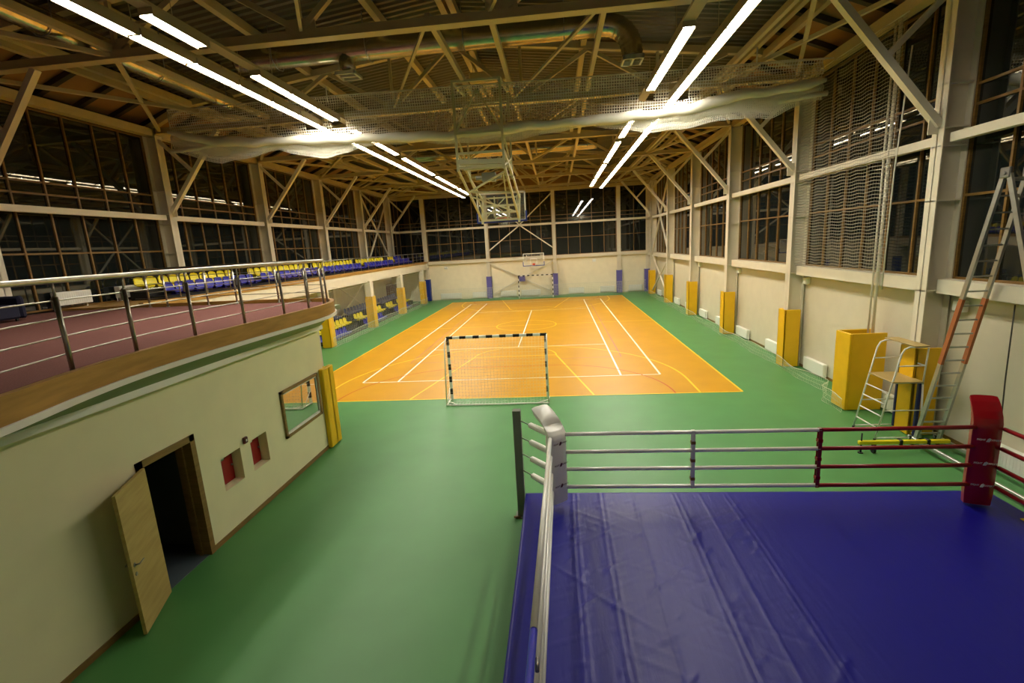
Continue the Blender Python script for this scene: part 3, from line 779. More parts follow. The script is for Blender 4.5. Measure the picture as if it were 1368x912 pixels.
for nm, x, y0 in (('left', -5.5, -9.3), ('right', 5.7, -11.2)):
    y = y0; i = 0
    while y < 23.0:
        place_lamp(x, y, 1.4, 'bright strip light, %s from the near end of the unbroken %s row' % (nth(i), NM[nm]), 'unbroken %s light row' % NM[nm]); y += 1.4; i += 1
seg_l = [(-8.55, 1), (-5.56, 3), (-0.2, 1), (1.8, 2), (5.4, 4), (11.6, 4), (17.8, 3)]
seg_r = [(-5.9, 3), (0.3, 1), (1.8, 2), (5.4, 4), (11.6, 4), (17.8, 3)]
for nm, x, segs in (('left', -4.7, seg_l), ('right', 4.8, seg_r)):
    i = 0
    for y, n in segs:
        for q in range(n): place_lamp(x, y+q*1.4, 1.4, 'bright strip light, %s from the near end of the gapped %s row' % (nth(i), NM[nm]), 'gapped %s light row' % NM[nm]); i += 1
    t = thing('light_track', (x, 7, LZ+.1), 'tan steel light track holding the gapped %s lights' % NM[nm], 'light track', 'light tracks')
    xo = -5.5 if nm == 'left' else 5.7
    for xx, nn in ((x, 'rail'), (xo, 'rail')): MB().box(xx-0.13, xx+0.13, -11.0, 23.4, LZ+0.10, LZ+0.16).build(nn, M['housing'], t)
    y = -11.0
    while y < 24:
        cb = MB(); cb.box(min(x,xo), max(x,xo), y-.02, y+.02, LZ+0.16, LZ+0.2)
        for xx in (x, xo): cb.tube([(xx,y,LZ+.16),(xx,y,9.75)], .008, 6)
        cb.build('hanger', M['housing'], t); y += 3.1
# ------------------------------------------------------------------ goals
def goal(y, s, label, frame_net=True):
    """front posts in the plane y, s = direction towards the back of the goal"""
    t = thing('handball_goal', (0, y, 0), label, 'goal', 'handball goals')
    T = 0.08; nb = 0.2
    for sx in (-1, 1):
        x = sx*1.54
        o = MB().rbox(x-T/2, x+T/2, y-T/2, y+T/2, 0, 2.0, .006).build('post', M['white'], t)
        e = T/2+.001
        pieces('black_band', M['black'], o, [(x-e, x+e, y-e, y+e, z*nb, z*nb+nb, .006) for z in (1,3,5,7,9)], 'rbox')
    n = 15
    o = MB().rbox(-1.58, 1.58, y-T/2, y+T/2, 2.0, 2.08, .006).build('crossbar', M['white'], t)
    pieces('black_band', M['black'], o, [(lerp(-1.581, 1.581, i/n), lerp(-1.581, 1.581, (i+1)/n), y-e, y+e, 1.999, 2.081, .006) for i in range(0, n, 2)], 'rbox')
    f = MB(); d = 0.62*s
    for sx in (-1, 1):
        x = sx*1.58
        f.tube([(x, y, 2.05), (x, y+0.22*s, 1.98), (x, y+0.34*s, 1.8), (x, y+d, 0.06)], 0.018, 8)
        f.tube([(x, y, 0.035), (x, y+d, 0.035)], 0.022, 8)
        f.tube([(x-sx*0.35, y+d, 0.035), (x, y+d*0.45, 0.035)], 0.018, 8)
        f.tube([(x, y+d*0.1, 0.42), (x, y+d*.75, 0.035)], 0.014, 8)
    f.tube([(-1.6, y+d, 0.035), (1.6, y+d, 0.035)], 0.024, 8)
    f.build('rear_frame', M['white'], t)
    nt_ = MB(); prof_ = [(0.03,2.02),(0.22,1.97),(0.34,1.78),(0.46,1.2),(0.56,0.6),(0.60,0.08)]
    L = [0]
    for a, b in zip(prof_, prof_[1:]): L.append(L[-1]+math.hypot(a[0]-b[0], a[1]-b[1]))
    nt_.grid(lambda i,j: (lerp(-1.57,1.57,i/16), y+s*(prof_[j][0]+0.05*math.sin(i*0.9+j)*(0 < j < 5)), prof_[j][1]), 16, 5, lambda i,j: (3.14*i/16, L[j]))
    for sx in (-1, 1):
        nt_.grid(lambda i,j: (sx*1.575, y+s*prof_[j][0]*i/3, prof_[j][1]), 3, 5, lambda i,j: (prof_[j][0]*i/3, prof_[j][1]))
    nt_.build('net', M['net_goal'], t)
    sk = MB(); sk.grid(lambda i,j: (lerp(-1.57,1.57,i/30), y+s*(0.5+0.09*j+0.02*math.sin(i*1.7)), 0.10-0.03*j+0.02*math.sin(i*2.3+j)), 30, 2, lambda i,j: (3.14*i/30, j*0.09))
    sk.build('net_hem', M['net_goal'], t)
    return t
goal(-2.3, -1, 'black and white banded goal at the near end, seen from behind')
goal(26.75, 1, 'small black and white banded goal against the far wall')

# ------------------------------------------------------------------ basketball boards
def board(t, x, y, z0, s):
    """glass board: its lower edge at z0; s = side the ring hangs on"""
    g = MB().box(-0.87+x, 0.87+x, y-0.01, y+0.01, z0+.04, z0+1.01).build('glass_board', M['clear'], t)
    f = MB()
    for q in ((-0.9,0.9,z0,z0+.05),(-0.9,0.9,z0+1.0,z0+1.05),(-0.9,-0.85,z0,z0+1.05),(0.85,0.9,z0,z0+1.05)): f.box(x+q[0], x+q[1], y-.03, y+.03, q[2], q[3])
    f.build('board_frame', M['white'], t)
    e = MB(); e.rbox(x-0.93, x+0.93, y-.045, y+.045, z0-.03, z0+.035, .012); e.rbox(x-.93, x-.87, y-.045, y+.045, z0, z0+.35, .012); e.rbox(x+.87, x+.93, y-.045, y+.045, z0, z0+.35, .012)
    e.build('edge_padding', M['blue_pad'], t)
    m = MB()
    for q in ((-0.3,0.3,z0+.15,z0+.2),(-0.3,0.3,z0+.56,z0+.61),(-0.3,-0.25,z0+.15,z0+.61),(0.25,0.3,z0+.15,z0+.61)): m.box(x+q[0], x+q[1], y-.014, y+.014, q[2], q[3])
    m.build('target_rectangle', M['white'], g)
    h = MB(); c = (x, y+s*0.38)
    h.tube([(c[0]+0.225*math.cos(2*PI*i/24), c[1]+0.225*math.sin(2*PI*i/24), z0+.15) for i in range(25)], 0.011, 8)
    h.box(x-0.1, x+0.1, min(y, y+s*.16), max(y, y+s*.16), z0+.10, z0+.15); h.box(x-0.1, x+0.1, min(y, y+s*.04), max(y, y+s*.04), z0, z0+.2)
    hp = h.build('hoop', M['hoop'], t)
    n = MB(); n.grid(lambda i,j: (c[0]+(0.225-0.1*math.sin(j/4*PI*.5))*math.cos(2*PI*i/16), c[1]+(0.225-0.1*math.sin(j/4*PI*.5))*math.sin(2*PI*i/16), z0+.14-0.1*j), 16, 4, lambda i,j: (i*.09, j*.1))
    n.build('hoop_net', M['net_goal'], hp)
t = thing('basketball_board', (0, 24.9, 2.95), 'clear basketball board on the far wall above the far goal', 'basketball board')
board(t, 0.0, 24.9, 2.98, -1)
ar = MB()
for x in (-0.6, 0.6):
    for z in (3.15, 3.85): ar.bar((x, 24.95, z), (x*1.3, 28.2, z-.1), 0.06, 0.06)
    ar.bar((x, 24.95, 3.15), (x*1.3, 28.2, 3.75), .04, .04)
ar.build('bracket', M['steel_white'], t)

t = thing('ceiling_basketball_hoist', (0, -1.0, 9.6), 'folding basketball goal hanging on a pale steel frame from the roof', 'basketball hoist')
up = MB()
XA, XB = -0.95, 0.48
for x in (XA, XB):
    up.bar((x, -1.5, 9.7), (x, -1.5, 7.1), .07, .07); up.bar((x+.12, -0.1, 9.7), (x+.12, -0.1, 7.0), .06, .06)
    up.bar((x, -1.5, 9.66), (x+.12, -0.1, 9.66), .07, .07)
    up.bar((x+.12, -0.1, 9.4), (x, -1.5, 8.3), .045, .045); up.bar((x, -1.5, 8.3), (x+.12, -.1, 7.2), .045, .045)
for z in (9.66, 8.2, 7.62, 7.2): up.bar((XA, -1.5, z), (XB, -1.5, z), .065, .065)
for z in (9.4, 7.62, 7.1): up.bar((XA+.12, -.1, z), (XB+.12, -.1, z), .06, .06)
up.bar((XA, -1.5, 8.2), ((XA+XB)/2, -1.5, 9.4), .045, .045); up.bar((XB, -1.5, 8.2), ((XA+XB)/2, -1.5, 9.4), .045, .045)
up.build('upper_frame', M['hoist'], t)
mid = MB()
for x in (XA, XB):
    mid.bar((x, -1.5, 7.62), (x+.12, -.1, 7.1), .07, .07); mid.bar((x, -1.5, 7.2), (x+.12, -.1, 7.62), .05, .05)
mid.bar((XA, -1.2, 7.35), (XB, -.5, 7.3), .05, .05); mid.bar((XB, -1.2, 7.35), (XA, -.5, 7.3), .05, .05)
mid.bar((XA, -1.5, 7.38), (XB, -1.5, 7.32), .1, .14); mid.bar((XA+.1,-.8,7.28),(XB+.1,-.8,7.28), .09, .12)
mid.build('cross_frame', M['hoist'], t)
wn_ = MB(); wn_.tube([(XA+.4, -.6, 7.0), (XB-.2, -.6, 7.0)], 0.07, 12); wn_.rbox(-.35, .1, -.75, -.45, 6.86, 7.14, .02); wn_.build('winch', M['post_grey'], t)
lo = MB(); PA = (-0.55, 0.95); 
for x, xe in ((XA, -0.72), (XB+.02, 0.62)):
    lo.bar((x, -1.5, 7.15), (xe+.05, 0.95, 5.75), .065, .065); lo.bar((x+.12, -.1, 7.05), (xe+.1, 1.2, 6.4), .06, .06)
    lo.bar((xe+.05, 1.05, 5.6), (xe+.1, 1.15, 6.6), .075, .075)
lo.bar((XB, -1.3, 7.05), (-0.86, -.55, 6.55), .05, .05); lo.bar((-0.86, -.55, 6.58), (.58, -.4, 6.5), .055, .055); lo.bar((-0.8, -.4, 6.45), (0.62, .8, 5.95), .045, .045)
for z in (5.72, 5.98, 6.22): lo.bar((-0.68, 1.08, z), (0.68, 1.1, z), .055, .07)
for x in (-0.62, -0.2, 0.25, 0.62): lo.bar((x, 1.12, 5.7), (x, 1.12, 6.55), .04, .04)
lo.bar((-0.62, 1.14, 6.5), (0.62, 1.14, 6.5), .05, .05); lo.bar((-0.62, 1.12, 5.75), (0.2, 1.12, 6.5), .035, .035)
for x in (XA+.2, XB-.1): lo.bar((x, -.9, 7.1), (x*.8, .9, 6.0), .04, .04)
lo.build('swing_arm', M['hoist'], t)
board(t, 0.02, 1.3, 5.66, 1)

# ------------------------------------------------------------------ curtain net across the hall
YC = -1.2
t = thing('curtain_net', (0, YC, 9.6), 'white divider net hoisted up across the hall under the roof', 'net')
cab = [(-10.37,9.69),(-4.5,9.67),(5.83,9.52),(8.9,9.51),(10.3,9.46)]
top = [(-10.43,9.13),(-9.08,8.77),(-7.5,8.6),(-6.47,8.58),(-5.44,8.53),(-4.28,8.48),(-1.23,8.34),(1.2,8.44),(3.04,8.43),(5.85,8.5),(7.18,8.78),(8.77,8.87),(9.7,9.0)]
low = [(-10.5,8.5),(-9.6,8.12),(-8.8,7.94),(-7.6,8.09),(-6.8,8.22),(-6.0,7.96),(-5.29,7.86),(-4.5,7.96),(-4.08,8.12),(-2.28,8.11),(-1.09,7.98),(0.85,7.95),(2.0,8.08),(3.14,8.2),(3.9,8.03),(5.0,7.86),(5.85,7.9),(7.28,8.08),(8.34,7.98),(8.8,8.19),(9.7,8.42)]
N = 140; X0, X1 = -10.4, 9.75
xs = [lerp(X0, X1, i/N) for i in range(N+1)]
cb = MB(); cb.tube([(x, YC, z) for x, z in cab], 0.022, 8); cb.build('cable', M['cord'], t)
def pz(i, j): return (xs[i], YC+0.05*math.sin(xs[i]*1.3+j*.8), lerp(interp(cab,xs[i]), interp(top,xs[i])-.1, j/12)+0.02*math.sin(xs[i]*3+j))
pn = MB()
for j in range(12):
    for i in range(N):
        q = [pz(i,j), pz(i+1,j), pz(i+1,j+1), pz(i,j+1)]; zc = sum(p[2] for p in q)/4; xm_ = (q[0][0]+q[1][0])/2
        if 8.72 < zc < 9.2 and any(abs(xm_-l) < 0.24 for l in (-5.5, -4.7, 4.8, 5.7)): continue     # openings round the light rows
        pn.uv[len(pn.f)] = [(p[0]-X0, 10.0-p[2]) for p in q]; pn.add(q, [(0,1,2,3)])
pn.build('net_panel', M['net_curtain'], t)
ro = MB(); rp = []; rr = []
for i in range(N+1):
    x = xs[i]; e = min(1, (x-X0)/0.8+0.35, (X1-x)/0.8+0.35)
    rp.append((x, YC-0.17+0.03*math.sin(x*4), interp(top,x)-0.14+0.015*math.sin(x*6))); rr.append((0.14+0.02*math.sin(x*2.1))*e)
ro.tube(rp, rr, 12); ro.build('gathered_roll', M['cord'], t)
for off, kk in ((0.0, 1.0), (0.16, 0.8), (-0.08, 0.65)):
    fo = MB()
    def fz(i, j):
        x = xs[i]; a = interp(top,x)-0.16; b = lerp(a, interp(low,x), kk); u = j/8
        return (x, YC+off*math.sin(u*PI)+0.06*math.sin(u*PI)*math.sin(x*2.0+off*9), lerp(a, b, u)+0.02*math.sin(x*5+u*6))
    fo.grid(fz, N, 8, lambda i,j: (xs[i]-X0, 0.09*j)); fo.build('slack_fold', M['net_gather'], t)
pieces('edge_rope', M['cord'], t, [([(-10.42,YC,9.68),(-10.42,YC,9.0),(-10.5,YC,8.45)], .014, 6)])
pieces('end_bundle', M['cord'], t, [([(-10.5,YC-.05,8.42),(-9.6,YC-.05,8.45),(-8.6,YC-.05,8.55)], .07, 8), ([(9.85,YC-.05,8.55),(9.2,YC-.05,8.5),(8.5,YC-.05,8.42)], .075, 8)])
pieces('hanger', M['white'], t, [([(x,YC,9.5),(x,YC,9.95)], .02, 6) for x in (-5.0, 7.9)])

# ------------------------------------------------------------------ thin nets along the walls
def wall_net(label, pts, h, m, sag=0.03, nv=6, top_cord=True):
    P = smooth_poly([(p[0],p[1],0) for p in pts], 6); L = [0]
    for a, b in zip(P, P[1:]): L.append(L[-1]+(b-a).length)
    t = thing('ball_stop_net', (pts[0][0], pts[0][1], 0), label, 'net')
    b = MB(); n = len(P)-1
    b.grid(lambda i,j: (P[i].x+0.02*math.sin(L[i]*5+j), P[i].y+0.015*math.sin(L[i]*4), 0.01+h(L[i]/L[-1])*j/nv), n, nv, lambda i,j: (L[i], h(L[i]/L[-1])*j/nv))
    b.build('netting', M[m], t)
    if top_cord:
        c = MB(); c.tube([(P[i].x, P[i].y, 0.012+h(L[i]/L[-1])) for i in range(n+1)], 0.008, 5); c.build('top_cord', M['cord'], t)
random.seed(3)
pr = []
y = -4.2
while y < 27.3: pr.append((9.72+0.05*math.sin(y*1.7)-(0.44 if y < -2.9 else 0), y)); y += 0.55
wall_net('slack pale net lying along the foot of the right wall pads', pr, lambda u: 0.36+0.05*math.sin(u*37)+0.03*math.sin(u*91), 'net_low')
wall_net('pale low net hanging in front of the far wall', [(-9.9+0.9*i, 27.58+0.04*math.sin(i*2)) for i in range(23)], lambda u: 1.06+0.02*math.sin(u*20), 'net_wall')
pl_ = []; y = 7.0
while y < 26.4: pl_.append((-9.88+0.05*math.sin(y*2.3), y)); y += 0.5
wall_net('white vertical-corded net in front of the lower stand seats', pl_, lambda u: 2.9+0.02*math.sin(u*30), 'net_stand')
wall_net('gathered white net skirt along the foot of the lower stand', [(p[0]+0.05, p[1]) for p in pl_], lambda u: 0.52+0.03*math.sin(u*33), 'net_low')
# net in front of the right windows
t = thing('window_guard_net', (10.02, -2, 3.6), 'grey guard net hanging in front of the right-hand windows', 'net')
b = MB(); b.grid(lambda i,j: (9.93+0.015*math.sin(i*.7+j*.3), lerp(-4.25, 0.32, i/40), lerp(9.35, 3.6, j/60)+0.014*math.sin(i*1.1+j*.2)), 40, 60, lambda i,j: (4.6*i/40, 5.75*j/60)); b.build('netting', M['net_window'], t)
b = MB(); b.tube([(9.93,-4.5,8.6),(9.93,-4.3,6),(9.93,-4.25,3.2)], .016, 6); b.tube([(9.93,-4.3,9.36),(9.93,0.36,9.36)], .014, 6); b.build('edge_rope', M['cord'], t)

# ------------------------------------------------------------------ open yellow box with net poles
t = thing('padded_box', (9.8, -3.7, 0), 'open-topped yellow padded box round the white net poles', 'padded box')
MB().rbox(9.40, 9.46, -4.06, -3.42, 0.02, 2.07, .012).build('front_panel', M['yellow_pad'], t)
MB().rbox(9.46, 10.3, -4.06, -4.0, 0.02, 2.07, .012).build('side_panel', M['yellow_pad'], t)
MB().rbox(9.46, 10.3, -3.48, -3.42, 0.02, 2.07, .012).build('side_panel', M['yellow_pad'], t)
for i, (y, L) in enumerate(((-3.60, 'white net pole rising from the yellow box, the nearer of the pair'), (-3.78, 'white net pole rising from the yellow box, the thicker one closer to the camera'))):
    t = thing('net_pole', (10.1, y, 0), ['slim white net pole on the far side inside the yellow box', 'thicker white net pole on the near side inside the yellow box'][i], 'pole', 'net poles')
    MB().tube([(10.1, y, 0.02), (10.1, y, 9.42)], (0.025, 0.04)[i], 10).build('tube', M['steel_white'], t)
    MB().tube([(10.1, y, 0), (10.1, y, 0.03)], 0.08, 12).build('base_plate', M['hinge'], t)

# ------------------------------------------------------------------ umpire chair
t = thing('umpire_chair', (9.5, -5.65, 0), 'white tubular umpire chair with a wooden seat beside the yellow box', 'umpire chair')
fr = MB()
A0 = {-6.0: 8.98, -5.2: 9.02}
for y in (-6.0, -5.2):
    fr.tube([(8.98,y,0.02),(9.24,y,1.36),(9.36,y,1.98),(9.42,y,2.1),(9.52,y,2.14),(9.9,y,2.14)], 0.019, 8)
    fr.tube([(9.9,y,2.14),(9.86,y,1.3)], 0.017, 8); fr.tube([(9.86,y,1.3),(9.94,y,0.02)], 0.019, 8)
    fr.tube([(9.02,y,0.06),(9.92,y,0.06)], 0.016, 8); fr.tube([(9.31,y,1.72),(9.87,y,1.72)], 0.014, 8); fr.tube([(9.1,y,.7),(9.9,y,.7)], .014, 8)
    fr.tube([(9.24,y,1.34),(9.86,y,1.34)], 0.016, 8)
for z in (0.28, 0.56, 0.84, 1.1): x = 8.98+0.26*z/1.36; fr.tube([(x,-6.0,z),(x,-5.2,z)], 0.015, 8)
fr.tube([(9.9,-6.0,.08),(9.9,-5.2,.08)], 0.015, 8); fr.tube([(9.87,-6.0,1.72),(9.87,-5.2,1.72)], 0.014, 8)
fr.build('frame', M['white'], t)
MB().rbox(9.22, 9.86, -6.03, -5.17, 1.345, 1.37, .008).build('seat', M['oak'], t)
MB().rbox(9.56, 9.86, -6.1, -5.1, 2.16, 2.185, .008).build('writing_shelf', M['oak'], t)
for y in (-5.95, -5.28): MB().rbox(9.80, 9.87, y-.035, y+.035, 0.06, 1.34, .01).build('rear_leg', M['navy'], t)
pieces('foot', M['dark'], t, [([(x,y,0),(x,y,0.05)], .028, 10) for x, y in ((8.98,-6.0),(8.98,-5.2),(9.94,-6.0),(9.94,-5.2))])

# ------------------------------------------------------------------ step ladder on outriggers
t = thing('step_ladder', (10.0, -7.2, 0), 'tall aluminium step ladder with yellow outrigger next to the umpire chair', 'ladder')
def leg(x, y0, z0, y1, z1, name, dx=0.0):
    b = MB(); b.bar((x,y0,z0),(x+dx,y1,z1), 0.045, 0.085, (0,1,0)); return b.build(name, M['alu'], t)
for x in (9.60, 10.08): 
    o = leg(x, -6.32, 0.14, -7.52, 5.55, 'front_rail', 0.08 if x < 10 else -0.04)
    b = MB(); b.bar((x+.026*(1 if x<10 else -.5), -6.722, 1.95), (x+.047*(1 if x<10 else -.5), -7.021, 3.3), 0.052, 0.092, (0,1,0)); b.build('orange_section', M['orange_rail'], o)
for x in (9.68, 10.04): leg(x, -7.62, 5.5, -9.5, 0.16, 'rear_rail', -0.06 if x < 10 else .06)
n = 19
for i in range(n):
    u = (i+0.6)/n; y = lerp(-6.32,-7.52,u); z = lerp(.14,5.55,u); pieces('rung', M['alu'], t, [((9.60+.08*u, y, z), (10.08-.04*u, y, z), 0.032, 0.03)], 'bar')
for i in range(n):
    u = (i+0.4)/n; y = lerp(-7.62,-9.5,u); z = lerp(5.5,.16,u); pieces('rung', M['alu'], t, [((9.68-.06*u, y, z), (10.04+.06*u, y, z), 0.032, 0.03)], 'bar')
for x in (9.67, 10.03):
    hg = MB(); hg.rbox(x-.03, x+.03, -7.66, -7.46, 5.44, 5.62, .015); hg.tube([(x-.05,-7.56,5.52),(x+.05,-7.56,5.52)], .035, 10)
    hg.build('hinge', M['hinge'], t)
pieces('base_rail', M['alu'], t, [(x-.03, x+.03, -9.7, -6.15, 0.12, 0.2, .01) for x in (9.58, 10.10)], 'rbox')
yb = MB(); yb.rbox(8.25, 10.05, -6.68, -6.6, 0.2, 0.28, .012)
ob = yb.build('outrigger', M['outrigger'], t)
pieces('clamp', M['black'], ob, [(x-.03, x+.03, -6.70, -6.58, .18, .3, .01) for x in (9.08, 9.62)], 'rbox')
def caster(x, y):
    b = MB(); b.tube([(x-.02,y,.075),(x+.02,y,.075)], .075, 16); b.bar((x-.03,y,.07),(x-.03,y,.19), .01, .04); b.bar((x+.03,y,.07),(x+.03,y,.19), .01, .04); b.box(x-.04,x+.04,y-.03,y+.03,.18,.2)
    return b.build('caster', M['dark'], t)
for q in ((8.56,-6.64),(9.58,-6.25),(10.10,-6.25),(9.58,-9.5),(10.10,-9.5)): caster(*q)
j = MB(); j.tube([(8.31,-6.64,.0),(8.31,-6.64,.02)], .05, 12); j.tube([(8.31,-6.64,.02),(8.31,-6.64,.45)], .016, 8); j.build('screw_jack', M['dark'], t)

# ------------------------------------------------------------------ boxing ring
RZ = 0.5
RX0, RX1, RY0, RY1 = 1.29, 8.72, -17.6, -9.14
rx0, rx1, ry1 = 1.77, 8.36, -9.6
ring = thing('boxing_ring', (5, -13.4, 0), 'boxing ring with blue canvas, white and red ropes and padded corners', 'boxing ring')
MB().box(RX0+.06, RX1-.06, RY0+.06, RY1-.06, 0, RZ-.03).build('platform', M['dark'], ring)
ap = MB(); ap.box(RX0, RX0+.02, RY0, RY1, 0.03, RZ-.012); ap.box(RX1-.02, RX1, RY0, RY1, 0.03, RZ-.012); ap.box(RX0, RX1, RY1-.02, RY1, 0.03, RZ-.012)
ap.build('apron', M['apron'], ring)
cn = MB(); nx, ny = 340, 240
rnd = random.Random(5)
cre = [(rnd.uniform(1.6,4.4), rnd.uniform(-16,-9.6), rnd.uniform(.2,.7), rnd.uniform(0.3,0.8)*(1 if rnd.random() > .5 else -1), rnd.uniform(.003,.007)) for _ in range(90)]
for xs_ in (2.1, 2.6, 3.1, 3.8, 4.6):                      # short puckers along the seams
    for _ in range(42): cre.append((xs_+rnd.uniform(-.12,.12), rnd.uniform(-14,-9.3), rnd.uniform(.06,.2), rnd.uniform(.4,.9), rnd.uniform(.003,.008)))
GX, GY = np.meshgrid(np.linspace(RX0-.01, RX1+.01, nx+1), np.linspace(RY0, RY1+.01, ny+1), indexing='ij')
GZ = np.full_like(GX, RZ)
for xs_ in (2.1, 2.17, 2.55, 2.63, 3.1, 3.75, 3.83, 4.2, 4.6, 4.67): GZ += 0.0045*np.exp(-((GX-xs_-0.02*np.sin(GY*.9+xs_))/0.02)**2)
for (p_, q_, l, an, h) in cre:
    u = (GX-p_)*math.cos(an)+(GY-q_)*math.sin(an); v_ = -(GX-p_)*math.sin(an)+(GY-q_)*math.cos(an)
    GZ += np.where(np.abs(u) < l, h*np.exp(-(v_/0.02)**2)*(1-(u/l)**2), 0)
GZ[0,:] = GZ[-1,:] = RZ-.025; GZ[:,0] = GZ[:,-1] = RZ-.025
cn.grid(lambda i,j: (float(GX[i,j]), float(GY[i,j]), float(GZ[i,j])), nx, ny)
cn.build('canvas', M['canvas'], ring)
RH = [0.85, 1.16, 1.46, 1.765]
def post(x, y):
    b = MB(); b.rbox(x-.07, x+.07, y-.07, y+.07, 0, 2.0, .008); b.box(x-.11, x+.11, y-.11, y+.11, 0, .02)
    o = b.build('corner_post', M['post_grey'], ring)
    h = MB(); h.tube([(x-.14,y-.1,.03),(x-.02,y-.1,.03)], .02, 8); h.build('bolt', M['strap'], o)
    return o
post(1.19, -9.05); post(8.44, -9.24)
def pad_shape(c, n, w, m, label, logo):
    """corner pad: upright cushion facing n, its head bent back over the corner"""
    n = Vector(n).normalized(); r = Vector((-n.y, n.x, 0)); c = Vector(c)
    pts = logo['profile']
    b = MB(); nu = 8; L = [(p[0], p[1]) for p in pts]
    def P(i, j, th):
        u = i/nu*2-1; a, z = L[j]
        ja, jb = L[max(j-1,0)], L[min(j+1,len(L)-1)]
        tx, tz = jb[0]-ja[0], jb[1]-ja[1]; l = math.hypot(tx, tz); ox, oz = -tz/l, tx/l   # outward normal in (a,z)
        e = 0.05*(1-abs(u)**4) * (1 if 0 < j < len(L)-1 else 0.35)
        d = th if th > 0 else 0
        q = c + r*u*w/2*(1 if 0 < j < len(L)-1 else .93) - n*(-a)
        k = (e + 0.05)*(1 if th else -0.8)
        return (q.x + n.x*(-ox)*-k*-1*-1, q.y + n.y*(-ox)*-k*-1*-1, z + oz*k*-1)
    nv = len(L)-1
    b.grid(lambda i,j: P(i,j,1), nu, nv); b.grid(lambda i,j: P(nu-i,j,0), nu, nv)
    rim = [(i,0) for i in range(nu)] + [(nu,j) for j in range(nv)] + [(nu-i,nv) for i in range(nu)] + [(0,nv-j) for j in range(nv)]
    for p_, q_ in zip(rim, rim[1:]+rim[:1]): b.add([P(*p_,1),P(*q_,1),P(*q_,0),P(*p_,0)], [(0,1,2,3)], True)
    o = b.build('corner_pad', M[m], ring); o['label'] = label
    return o, r, n, c
def densify(p, k=4):
    out = []
    for a, b in zip(p, p[1:]):
        for i in range(k): out.append((lerp(a[0],b[0],i/k), lerp(a[1],b[1],i/k)))
    out.append(p[-1]); return out
def logo_rows(o, c, r, n, zs, m, w, flip=1):
    for z in zs:
        for txt, u, sz in (('FIGHT', -0.24*w, 0.042), ('EXPERT', 0.23*w, 0.042)):
            cu = bpy.data.curves.new('lettering', 'FONT'); cu.body = txt; cu.size = sz*w/0.36*0.92; cu.align_x = 'CENTER'; cu.align_y = 'CENTER'; cu.extrude = 0.0015
            tmp = bpy.data.objects.new('lettering_curve', cu); me = bpy.data.meshes.new_from_object(tmp); bpy.data.objects.remove(tmp); me.materials.clear(); me.materials.append(M[m]); me.name = 'lettering'
            ob = bpy.data.objects.new('lettering', me); COL.objects.link(ob); ob.parent = o
            pos = c + r*u + n*0.107 + Vector((0,0,z)) - Vector(ring.location)
            rm = Matrix((r, Vector((0,0,1)), n)).transposed().to_4x4(); rm.translation = pos; ob.matrix_local = rm
        e = MB(); q = c + n*0.104 + Vector((0,0,z))
        for k in range(3):
            a = -0.5+k*0.5; p0 = q + r*(-0.018+0.012*k) + Vector((0,0,-0.03)); p1 = q + r*(0.0+0.014*k) + Vector((0,0,0.028-0.01*abs(k-1)))
            e.bar(p0, p1, 0.012, 0.004, tuple(n))
        e.build('emblem', M[m], o)
# profiles (a = distance along -facing, negative a leans away from the ring centre)
prof_w = densify([(0.0,0.62),(0.0,1.1),(0.0,1.55),(0.0,1.80),(-0.06,1.92),(-0.22,2.02),(-0.40,2.10)], 3)
prof_r = densify([(0.0,0.54),(0.0,1.1),(0.0,1.55),(0.0,1.84),(-0.03,1.95),(-0.09,2.06),(-0.16,2.15)], 3)
nw = Vector((0.62,-0.79,0)).normalized()
o, r, n, c = pad_shape((1.86, -9.66, 0), nw, 0.34, 'vinyl_white', 'white corner pad', {'profile': prof_w})
logo_rows(o, c, r, n, (0.95, 1.31, 1.67), 'maroon', 0.34)
nr = Vector((-0.30,-0.95,0)).normalized()
o, r, n, c = pad_shape((8.20, -9.6, 0), nr, 0.34, 'vinyl_red', 'red corner pad', {'profile': prof_r})
logo_rows(o, c, r, n, (0.88, 1.23, 1.60), 'paper', 0.34)
# ropes with their coloured sleeves
for k, z in enumerate(RH):
    o = MB().tube([(rx0+.12, ry1, z), (5.89, ry1, z)], 0.031, 10).build('rope', M['rope_white'], ring)
    o = MB().tube([(5.89, ry1, z), (rx1-.12, ry1, z)], 0.031, 10).build('rope', M['rope_red'], ring); o['label'] = 'red rope'
    e = -13.6 if k == 3 else -14.1
    MB().tube([(rx0, ry1-.1, z), (rx0-.085, e, z)], 0.031, 10).build('rope', M['rope_white'], ring)
    o = MB().tube([(rx0-.085, e+.02, z-.004), (rx0-.16, -17.2, z-.004)], 0.031, 10).build('rope', M['rope_blue'], ring); o['label'] = 'blue rope'
    o = MB().tube([(rx1, ry1-.1, z), (rx1, -17.2, z)], 0.031, 10).build('rope', M['rope_red'], ring); o['label'] = 'red rope'
    # turnbuckles with white covers running out to the posts
    for (px, py, qx, qy, m) in ((1.26,-9.12,rx0,ry1,'vinyl_white'), (8.42,-9.27,rx1,ry1,'vinyl_red')):
        a = Vector((px,py,z+.06)); b_ = Vector((qx,qy,z+.0)); d = b_-a
        MB().tube([a, a+d*.45], 0.009, 6).build('turnbuckle', M['hinge'], ring)
        MB().tube([a+d*.28, a+d*.34, a+d*.7, a+d*1.0], [0.015,0.05,0.055,0.045], 10).build('turnbuckle_cover', M[m], ring)
